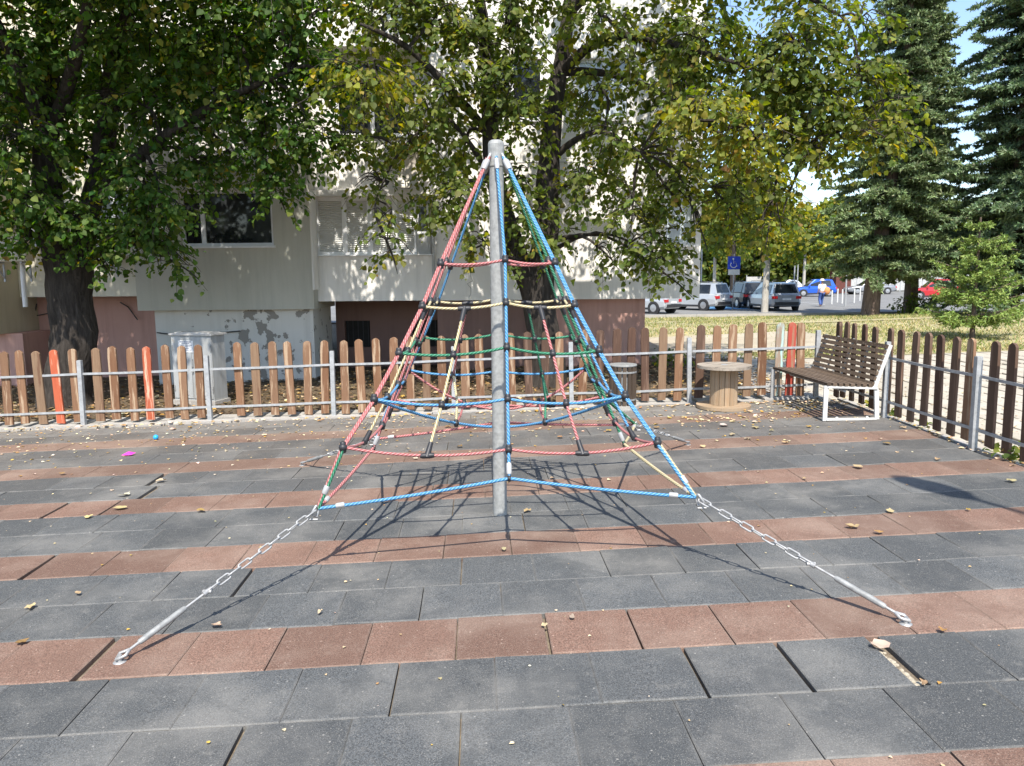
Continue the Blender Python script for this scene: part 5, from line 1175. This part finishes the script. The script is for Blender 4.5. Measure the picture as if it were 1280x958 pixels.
for px, Y, h_ in ((1040, 54, .95), (1047, 57, 1.0), (1053, 55, 1.0), (1068, 56, 1.0), (1098, 58, 1.0), (1075, 60, 1.0)):
    x = at(px, 370, Y)[0]; b = MB(); b.lathe((x, Y, gz(x, Y) - .06), [(.05, 0), (.05, h_ - .03), (.03, h_)], 10); single('bollard', b, M['white_paint'], (x, Y, gz(x, Y) - .06), 'thin white bollard at the kerb near the spruce trunks', 'bollard', 'white bollards by the road')
for px, Y, h_, lab in ((1057, 50, 1.9, 'grey steel post taller than the white bollards beside it'), (992, 80, 9, 'thin blue-grey lamp post left of the blue hatchback'), (996, 82, 9, 'second thin lamp post close behind the first'), (876, 70, 8, 'thin grey lamp post rising behind the silvery white car'), (1110, 84, 8, 'lamp post between the two dark spruces')):
    x = at(px, 370, Y)[0]; b = MB(); b.tube([(x, Y, gz(x, Y) - .1), (x, Y, h_ * .5), (x, Y, h_)], [.07, .06, .045], 8)
    if h_ > 5: b.tube([(x, Y, h_ - .05), (x + .4, Y, h_ + .25), (x + 1.1, Y, h_ + .3)], .035, 6); b.box((x + 1.3, Y, h_ + .3), (.6, .22, .1))
    single('lamp_post' if h_ > 5 else 'steel_post', b, M['galv'], (x, Y, gz(x, Y) - .06), lab, 'lamp post' if h_ > 5 else 'post')
b = MB(); x = at(1050, 360, 82)[0]; b.box((x, 82, 1.2), (1.6, 1.6, 2.6)); b.box((x, 82, 2.56), (1.9, 1.9, .12)); single('kiosk', b, plain('dark_red_kiosk', (.12, .035, .025), .7), (x, 82, -.1), 'small dark red kiosk between blue and grey cars', 'kiosk')
# low wall / fence beyond the road on the right
fw = thing('panel_fence', (42, 88, -.15), 'grey panel fence beyond the road behind the spruces', 'fence')
for i in range(16):
    b = MB(); b.box((-14 + i * 2.5, 0, .95), (2.42, .05, 1.7)); obj('panel', b, M['grey_panel'], fw)
    b = MB(); b.box((-15.25 + i * 2.5, 0, 1.0), (.09, .09, 2.0)); obj('post', b, M['galv'], fw)

# ------------------------------------------------------------------ pedestrian
def skin(name, verts, edges, rad, mat, parent, sub=2):
    me = bpy.data.meshes.new(name); me.from_pydata(verts, edges, []); o = bpy.data.objects.new(name, me); C.objects.link(o); o.parent = parent
    sk = o.modifiers.new('skin', 'SKIN'); me.skin_vertices or None
    for i, r in enumerate(rad): me.skin_vertices[0].data[i].radius = r if isinstance(r, tuple) else (r, r)
    me.skin_vertices[0].data[0].use_root = True
    s = o.modifiers.new('sub', 'SUBSURF'); s.levels = s.render_levels = sub; me.materials.append(mat); sk.use_smooth_shade = True
    dg = bpy.context.evaluated_depsgraph_get(); em = bpy.data.meshes.new_from_object(o.evaluated_get(dg)); o.modifiers.clear(); o.data = em; em.name = name; return o
xp = at(1027, 378, 50)[0]
per = thing('person', (xp, 50, gz(xp, 50) - .06), 'person walking away in pale hat, white shirt and blue trousers', 'person', rz=math.radians(10))
SK = plain('skin', (.42, .25, .18), .6); SH = plain('white_shirt', (.75, .74, .72), .8); TR = plain('blue_trousers', (.05, .10, .30), .8); HT = plain('pale_hat', (.62, .58, .50), .8)
jv = [(0, 0, .93), (0, .01, 1.12), (0, .02, 1.33), (0, .02, 1.45), (0, .03, 1.53), (0, .04, 1.63), (-.2, .02, 1.38), (-.25, .0, 1.12), (-.24, .1, .9), (-.24, .13, .82), (.2, .02, 1.38), (.26, -.04, 1.13), (.25, -.02, .92), (.25, .0, .83), (-.1, 0, .88), (-.11, .1, .5), (-.11, -.06, .1), (-.11, .06, .035), (.1, 0, .88), (.11, .14, .5), (.11, .2, .09), (.11, .32, .05)]
je = [(0, 1), (1, 2), (2, 3), (3, 4), (4, 5), (2, 6), (6, 7), (7, 8), (8, 9), (2, 10), (10, 11), (11, 12), (12, 13), (0, 14), (14, 15), (15, 16), (16, 17), (0, 18), (18, 19), (19, 20), (20, 21)]
jr = [(.15, .11), (.14, .1), (.16, .1), .065, .06, .1, .06, .045, .035, .03, .06, .045, .035, .03, .09, .065, .045, .035, .09, .065, .045, .035]
skin('body', jv, je, jr, SK, per)
skin('shirt', [jv[i] for i in (0, 1, 2, 3, 6, 7, 10, 11)], [(0, 1), (1, 2), (2, 3), (2, 4), (4, 5), (2, 6), (6, 7)], [(.185, .135), (.175, .13), (.19, .125), .07, .085, .072, .085, .072], SH, per)
skin('trousers', [(0, 0, .98)] + [jv[i] for i in (14, 15, 16, 18, 19, 20)], [(0, 1), (1, 2), (2, 3), (0, 4), (4, 5), (5, 6)], [(.17, .125), .115, .09, .075, .115, .09, .075], TR, per)
b = MB(); b.lathe((0, .04, 1.67), [(.2, 0), (.22, .01), (.12, .03), (.115, .1), (.08, .13), (.01, .135)], 16); obj('hat', b, HT, per, smooth=True)
b = MB(); b.ball((.3, -.14, 1.02), .22, 12, sz=1.15); b.tube([(.15, -.1, 1.38), (.26, -.15, 1.25), (.34, -.15, 1.2)], .02, 6)
b.v = [(x_, y_ * .6, z_) for x_, y_, z_ in b.v]
o = single('shoulder_bag', b, plain('orange_cloth', (.62, .26, .09), .8), (0, 0, 0), 'orange shoulder bag carried by the walking person', 'bag', smooth=True)
o.location = Vector(per.location); o.rotation_euler = per.rotation_euler
